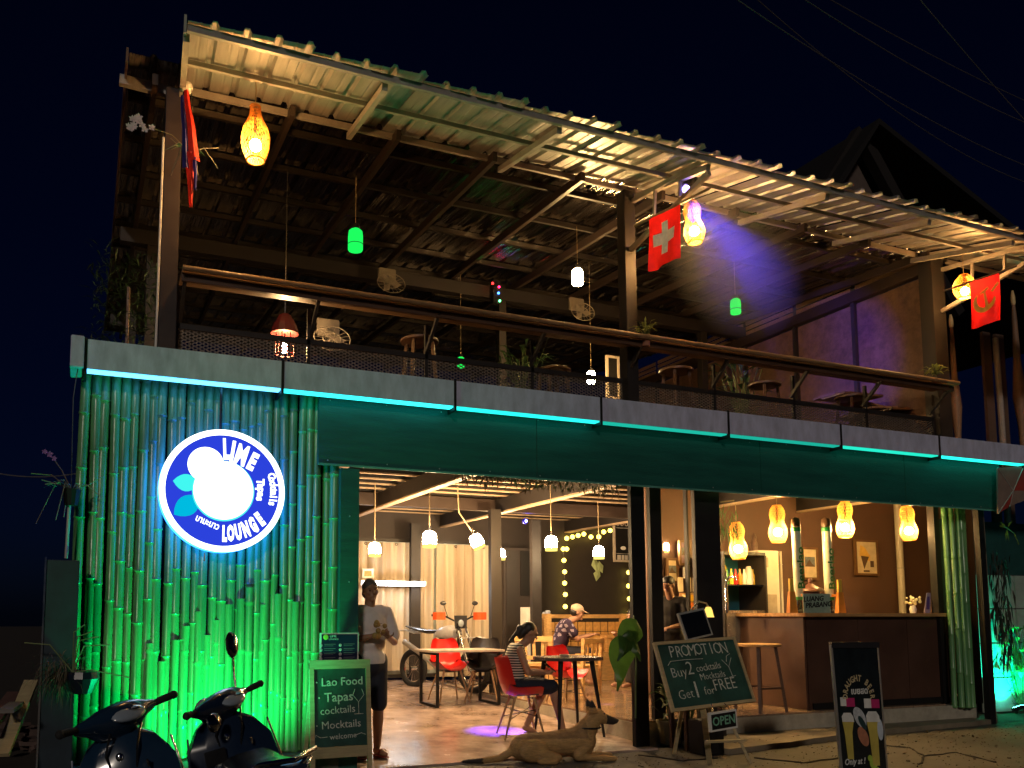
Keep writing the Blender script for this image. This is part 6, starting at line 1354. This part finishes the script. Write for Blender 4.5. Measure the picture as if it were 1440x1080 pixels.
for p in me_.polygons:
    n_ = p.area / tot * 16000; n_ = int(n_) + (R() < n_ % 1)
    for _ in range(n_):
        c_ = p.center; nn_ = p.normal; fl = V((-1, 0, -.35)) + V((U(-.3, .3), U(-.3, .3), U(-.3, .3))); fl = (fl - nn_ * fl.dot(nn_)); 
        if fl.length < .01: continue
        fl.normalize(); sd_ = nn_.cross(fl) * .0022; L_ = U(.012, .024) * (.5 if c_.x > .42 else 1.2 if c_.x < -.5 else 1); q_ = c_ + V((U(-.006, .006), U(-.006, .006), U(-.003, .003)))
        g.cur = p.material_index; g.add([q_ + sd_, q_ - sd_, q_ + fl * L_ + nn_ * L_ * .30], [(0, 1, 2)])
g.build('fur', list(me_.materials), DG)
for k in (-1, 1): MB().ball((.497, k * .052, .492), .012, 8, 6).build('eye', MATS['eye_dark'], DG)
DG.scale = (1.0, .9, .9)
MB().torus((.345, 0, .345), .118, .010, 'z', 20, 6).build('collar', black_plastic, DG)
# ================================================================ SCOOTERS
body_b = mat('scooter_blue_black', (.010, .022, .050), .22, coat=.8, var=.1); lens_m = mat('clear_lens', (.35, .42, .5), .12, coat=1, var=.2)
def ring(y, z, w_, h_, n=14, e=.7, tilt=0):
    r_ = []
    for k in range(n): a = 2 * pi * k / n; x = w_ * math.copysign(abs(cos(a)) ** e, cos(a)); zz = h_ * math.copysign(abs(sin(a)) ** e, sin(a)); r_.append(V((x, y - zz * tilt, z + zz)))
    return r_
def scooter(label, loc, rz, steer, mirror=True, col=body_b, variant=0):
    lean = radians(-13)
    t = thing('scooter', loc, label, 'motor scooter', 'scooters parked facing the bamboo wall', rz); t.rotation_euler = (0, lean, rz); t.scale = (.9, .93, .96)
    seat_m = mat('scooter_seat_vinyl', (.02, .025, .035), .22)
    for nm, y in (('front_wheel', .66), ('rear_wheel', -.60)):
        w_ = MB().torus((0, y, .28), .235, .045, 'x', 32, 10).build(nm, rubber, t, smooth=True)
        g = MB().torus((0, y, .28), .185, .014, 'x', 28, 6); [g.tube([(0, y, .28), (0, y + .18 * cos(a), .28 + .18 * sin(a))], .012, 5) for a in [k * pi / 3 for k in range(6)]]; g.tube([(-.05, y, .28), (.05, y, .28)], .035, 10); g.build('rim', galv, w_, smooth=True)
    # floor tunnel and rear body
    MB().loft([ring(.34, .50, .11, .10), ring(.20, .40, .14, .10), ring(0, .38, .15, .10), ring(-.15, .48, .15, .18), ring(-.40, .56, .16, .16), ring(-.70, .66, .12, .11), ring(-.88, .72, .06, .05)]).build('rear_body', col, t, smooth=True)
    MB().loft([ring(.30, .88, .17, .02, tilt=2), ring(.33, .80, .24, .04), ring(.36, .66, .27, .06), ring(.36, .50, .26, .06), ring(.30, .36, .20, .05), ring(.24, .28, .14, .03)] if False else [[V((x * w_, y0 - (1 - abs(x)) * .03, z)) for x in (-1, -.6, -.2, .2, .6, 1)] + [V((x * w_, y0 + .10 + (1 - x * x) * .09, z)) for x in (1, .6, .2, -.2, -.6, -1)] for z, w_, y0 in ((.95, .07, .40), (.90, .16, .37), (.80, .235, .34), (.66, .255, .31), (.50, .25, .29), (.36, .20, .27), (.27, .14, .24))]).build('leg_shield', col, t, smooth=True)
    MB().bx(-.16, .16, -.12, .28, .27, .31).build('footboard', black_plastic, t, bevel=.01)
    MB().loft([ring(.10, .73, .10, .035), ring(.0, .75, .135, .05), ring(-.25, .74, .15, .055), ring(-.45, .76, .14, .06), ring(-.70, .81, .11, .045), ring(-.80, .82, .06, .02)]).build('seat', seat_m, t, smooth=True)
    MB().loft([ring(-.72, .84, .12, .02), ring(-.90, .88, .10, .02), ring(-.98, .87, .05, .012)]).build('grab_rail', col, t, smooth=True)
    MB().ball((0, -.90, .76), (.09, .05, .05), 12, 8).build('tail_light', mat('red_lens', (.35, .01, .01), .2), t, smooth=True)
    MB().loft([[V((x, y + abs(x) * .0, z - abs(x) * .25)) for x in (-.07, -.03, .03, .07)] + [V((x, y, z - .015 - abs(x) * .25)) for x in (.07, .03, -.03, -.07)] for y, z in ((.98, .40), (.90, .52), (.72, .60), (.52, .56), (.44, .48))]).build('front_fender', col, t, smooth=True)
    MB().tube([(.14, -.1, .27), (.15, -.45, .28), (.17, -.85, .36)], [.02, .045, .05], 10).build('exhaust', galv, t, smooth=True)
    for sx_ in (-1, 1): MB().tube([(sx_ * .075, .66, .28), (sx_ * .07, .52, .62)], .022, 8).build('fork', chrome, t)
    MB().tube([(-.02, .05, .30), (-.18, .0, -.03)], .010, 6).build('kickstand', chrome, t)
    for sx_ in (-1, 1):
        MB().loft([[V((sx_ * (x + o_), y, z)) for z, o_ in ((z0, 0), (z1, .01), (z1, .0), (z0, -.01))] for y, x, z0, z1 in ((-.18, .152, .40, .60), (-.40, .163, .46, .68), (-.65, .135, .58, .74))]).build('side_panel', mat('scooter_grey_panel', (.05, .055, .06), .3, coat=.4), t)
        MB().tube([(sx_ * .23, .345, .88), (sx_ * .262, .315, .66), (sx_ * .25, .295, .46), (sx_ * .18, .27, .33)], .006, 5).build('shield_trim', chrome, t, smooth=True)
        MB().ball((sx_ * .12, -.88, .70), (.035, .03, .02), 10, 6).build('turn_signal', mat('amber_lens', (.5, .16, .02), .2), t, smooth=True)
    MB().box((0, -.97, .56), (.17, .012, .12), Matrix.Rotation(-.3, 3, 'X')).build('number_plate', mat('plate_pale', (.45, .45, .40), .5, var=.4, scale=20), t, bevel=.003)
    MB().tube([(-.12, -.62, .83), (-.13, -.86, .90), (0, -.98, .905), (.13, -.86, .90), (.12, -.62, .83)], .012, 8).build('rear_rack', chrome, t, smooth=True)
    MB().bx(-.17, -.05, .272, .282, .72, .80).build('glove_pocket', black_plastic, t, bevel=.004)
    # steering head, turned
    st = Matrix.Rotation(steer, 3, 'Z'); piv = V((0, .40, .98)); sf = lambda *a: piv + st @ V(a)
    g = MB(); rows = [[(x, -.06 * s1 * 1 + y, z) for x, y, z in ()] for s1 in ()]
    rings_ = []
    for x, hy, hz_, cz in ((-.24, .025, .025, .035), (-.17, .05, .045, .03), (-.10, .085, .075, .02), (0, .11, .09, .015), (.10, .085, .075, .02), (.17, .05, .045, .03), (.24, .025, .025, .035)):
        rings_.append([sf(x, hy * cos(2 * pi * k / 12) + .0 - hz_ * sin(2 * pi * k / 12) * .4, cz + hz_ * sin(2 * pi * k / 12)) for k in range(12)])
    cov = MB().loft(rings_).build('handlebar_cover', col, t, smooth=True)
    rr_ = st @ Matrix.Rotation(radians(28), 3, 'X')
    MB().ball(sf(-.0, -.085, .045), (.105, .055, .030), 16, 8, rr_).build('instrument_lens', lens_m, cov, smooth=True)
    MB().torus(sf(.02, -.105, .062), .030, .004, 'z', 16, 5).build('dial_ring', chrome, cov)
    MB().ball(sf(0, .115, .01), (.085, .05, .06), 14, 8, st).build('headlight', lens_m, cov, smooth=True)
    for sx_ in (-1, 1):
        MB().tube([sf(sx_ * .22, 0, .035), sf(sx_ * .30, -.02, .045), sf(sx_ * .36, -.04, .05)], [.014, .018, .018], 10).build('grip', rubber, t, smooth=True)
        if sx_ > 0: MB().tube([sf(sx_ * .24, .03, .04), sf(sx_ * .30, .05, .035), sf(sx_ * .37, .03, .04)], .006, 6).build('brake_lever', chrome, t)
        MB().ball(sf(sx_ * .36, -.04, .05), .021, 8, 6).build('bar_end', rubber, t)
        if (sx_ == 1 and mirror):
            MB().tube([sf(sx_ * .16, .0, .06), sf(sx_ * .19, .01, .16), sf(sx_ * .23, .02, .25)], .006, 6).build('mirror_stem', black_plastic, t)
            mr_ = MB().ball(sf(sx_ * .235, .02, .31), (.055, .018, .075), 14, 8, st @ Matrix.Rotation(.25, 3, 'Y')).build('mirror', black_plastic, t, smooth=True)
            MB().ball(sf(sx_ * .235, .006, .31), (.048, .008, .067), 14, 8, st @ Matrix.Rotation(.25, 3, 'Y')).build('mirror_glass', mat('mirror_glass', (.3, .3, .33), .06, 1), mr_, smooth=True)
    if variant: MB().ball(sf(-.26, -.13, -.02), (.06, .02, .05), 14, 8, st).build('mirror', mat('mirror_glass', (.3, .3, .33), .06, 1), t, smooth=True)
    MB().ball((-.02, .33, .84), (.02, .012, .022), 10, 6).build('ignition_lock', chrome, t, smooth=True); MB().tube([(.10, .30, .80), (.10, .27, .78), (.10, .26, .81)], .006, 6).build('bag_hook', chrome, t)
    MB().tube([sf(-.1, -.05, -.02), (-.08, .32, .86), (-.05, .33, .7)], .006, 6).tube([sf(.1, -.05, -.02), (.07, .30, .88), (.03, .33, .7)], .006, 6).build('cables', black_plastic, t, smooth=True)
    return t
scooter('black scooter with a round mirror parked nearest the sandwich board', (0.93, 4.22, 0.0), radians(3), radians(42), True, body_b, 1)
scooter('blue black scooter without mirrors parked furthest left', (0.37, 3.72, 0.0), radians(-2), radians(42), False, mat('scooter_blue', (.012, .035, .075), .2, coat=.8, var=.1))
# ================================================================ DIRT BIKE
p = GF(630, 972); DB = thing('dirt_bike', (p.x - .05, p.y + .1, p.z), 'dirt bike with orange handguards parked inside in front of the curtains', 'motorbike', rz=radians(-160)); org = mat('orange_guard', (.75, .10, .02), .4)
for nm, y, r in (('front_wheel', .70, .34), ('rear_wheel', -.70, .32)):
    w_ = MB().torus((0, y, r), r - .05, .05, 'x', 32, 8).build(nm, rubber, DB, smooth=True); g = MB().torus((0, y, r), r - .10, .012, 'x', 28, 6)
    for k in range(14): a = k * 2 * pi / 14; g.tube([(0, y, r), (0, y + (r - .1) * cos(a), r + (r - .1) * sin(a))], .003, 4)
    g.tube([(-.06, y, r), (.06, y, r)], .03, 8); g.build('rim', chrome, w_)
for s_ in (-1, 1): MB().tube([(s_ * .09, .70, .34), (s_ * .09, .42, 1.02)], .025, 8).build('fork', chrome, DB)
MB().tube([(0, .40, .95), (0, .05, .80), (0, -.15, .78), (0, -.20, .40), (0, .25, .35), (0, .40, .90)], .03, 8).build('frame', dark_steel, DB); MB().box((0, .08, .48), (.24, .34, .34)).build('engine', mat('engine_grey', (.25, .24, .23), .4, .7, bump=.5), DB, bevel=.03)
MB().loft([ring(.34, .90, .10, .06), ring(.18, .92, .14, .11), ring(0, .90, .12, .09), ring(-.1, .88, .09, .04)]).build('tank', mat('tank_white', (.6, .6, .62), .25, coat=.6), DB, smooth=True)
MB().loft([ring(.0, .93, .09, .03), ring(-.3, .92, .10, .035), ring(-.62, .96, .08, .03), ring(-.85, 1.0, .05, .015)]).build('seat', black_plastic, DB, smooth=True)
MB().loft([[V((x, y, z)) for x, z in ((-.07, z0), (.07, z0), (.07, z0 - .015), (-.07, z0 - .015))] for y, z0 in ((1.05, .80), (.80, .86), (.50, .84))]).build('front_fender', MATS['tank_white'], DB); MB().loft([[V((x, y, z)) for x, z in ((-.08, z0), (.08, z0), (.08, z0 - .015), (-.08, z0 - .015))] for y, z0 in ((-.6, .90), (-.85, .95), (-1.05, .93))]).build('rear_fender', MATS['tank_white'], DB)
MB().tube([(.12, .0, .35), (.15, -.4, .6), (.15, -.75, .75)], [.025, .04, .05], 10).build('exhaust', galv, DB, smooth=True)
st = Matrix.Rotation(radians(-35), 3, 'Z'); pv = V((0, .38, 1.10)); sf = lambda *a: pv + st @ V(a)
MB().tube([sf(-.40, -.08, .08), sf(-.2, 0, .06), sf(-.08, 0, 0), sf(.08, 0, 0), sf(.2, 0, .06), sf(.40, -.08, .08)], .014, 8).build('handlebar', black_paint, DB, smooth=True)
for s_ in (-1, 1):
    MB().tube([sf(s_ * .28, -.03, .075), sf(s_ * .42, -.085, .085)], .019, 8).build('grip', rubber, DB)
    MB().loft([[sf(s_ * (.22 + .20 * q_), .09 * sin(pi * q_ * .9) + .02, .07 + h_ * hh_) for h_, hh_ in ((1, .06), (-1, .055))] + [sf(s_ * (.22 + .20 * q_), .09 * sin(pi * q_ * .9) + .032, .07 + h_ * hh_) for h_, hh_ in ((-1, .055), (1, .06))] for q_ in (0, .25, .5, .75, 1)]).build('handguard', org, DB)
    MB().tube([sf(s_ * .18, 0, .06), sf(s_ * .24, 0, .24)], .006, 6).build('mirror_stem', black_paint, DB); MB().ball(sf(s_ * .25, 0, .27), (.05, .015, .035), 10, 6, st).build('mirror', black_plastic, DB, smooth=True)
MB().loft([[sf(x, .14, -.12) for x in (-.09, .09)] + [sf(.09, .17, -.12), sf(-.09, .17, -.12)], [sf(x, .12, .08) for x in (-.10, .10)] + [sf(.10, .15, .08), sf(-.10, .15, .08)]]).build('number_plate', black_plastic, DB); MB().ball(sf(0, .18, -.04), (.06, .03, .06), 12, 8).build('headlight', lens_m, DB, smooth=True)

# ================================================================ drifting smoke under the upper roof where the violet beam shows
sm = bpy.data.materials.new('smoke'); sm.use_nodes = True; n = sm.node_tree.nodes; l = sm.node_tree.links; n.remove(n['Principled BSDF'])
pv_ = n.new('ShaderNodeVolumePrincipled'); pv_.inputs['Color'].default_value = (.9, .92, 1, 1); pv_.inputs['Anisotropy'].default_value = .2
tc_ = n.new('ShaderNodeTexCoord'); ln = n.new('ShaderNodeVectorMath'); ln.operation = 'LENGTH'; l.new(tc_.outputs['Object'], ln.inputs[0])
mr_ = n.new('ShaderNodeMapRange'); mr_.inputs[1].default_value = 1.0; mr_.inputs[2].default_value = .2; mr_.inputs[3].default_value = 0; mr_.inputs[4].default_value = .30
l.new(ln.outputs['Value'], mr_.inputs[0]); l.new(mr_.outputs[0], pv_.inputs['Density']); l.new(pv_.outputs[0], n['Material Output'].inputs['Volume'])
a_, b_ = P(965, 262, 7.0), P(1115, 500, 9.4); d_ = (b_ - a_).normalized()
so = MB().ball((0, 0, 0), 1.0, 24, 14).build('smoke', sm, kind='stuff'); so.location = a_ + d_ * 1.75; so.scale = (.75, .75, 1.6); so.rotation_euler = d_.to_track_quat('Z', 'Y').to_euler()
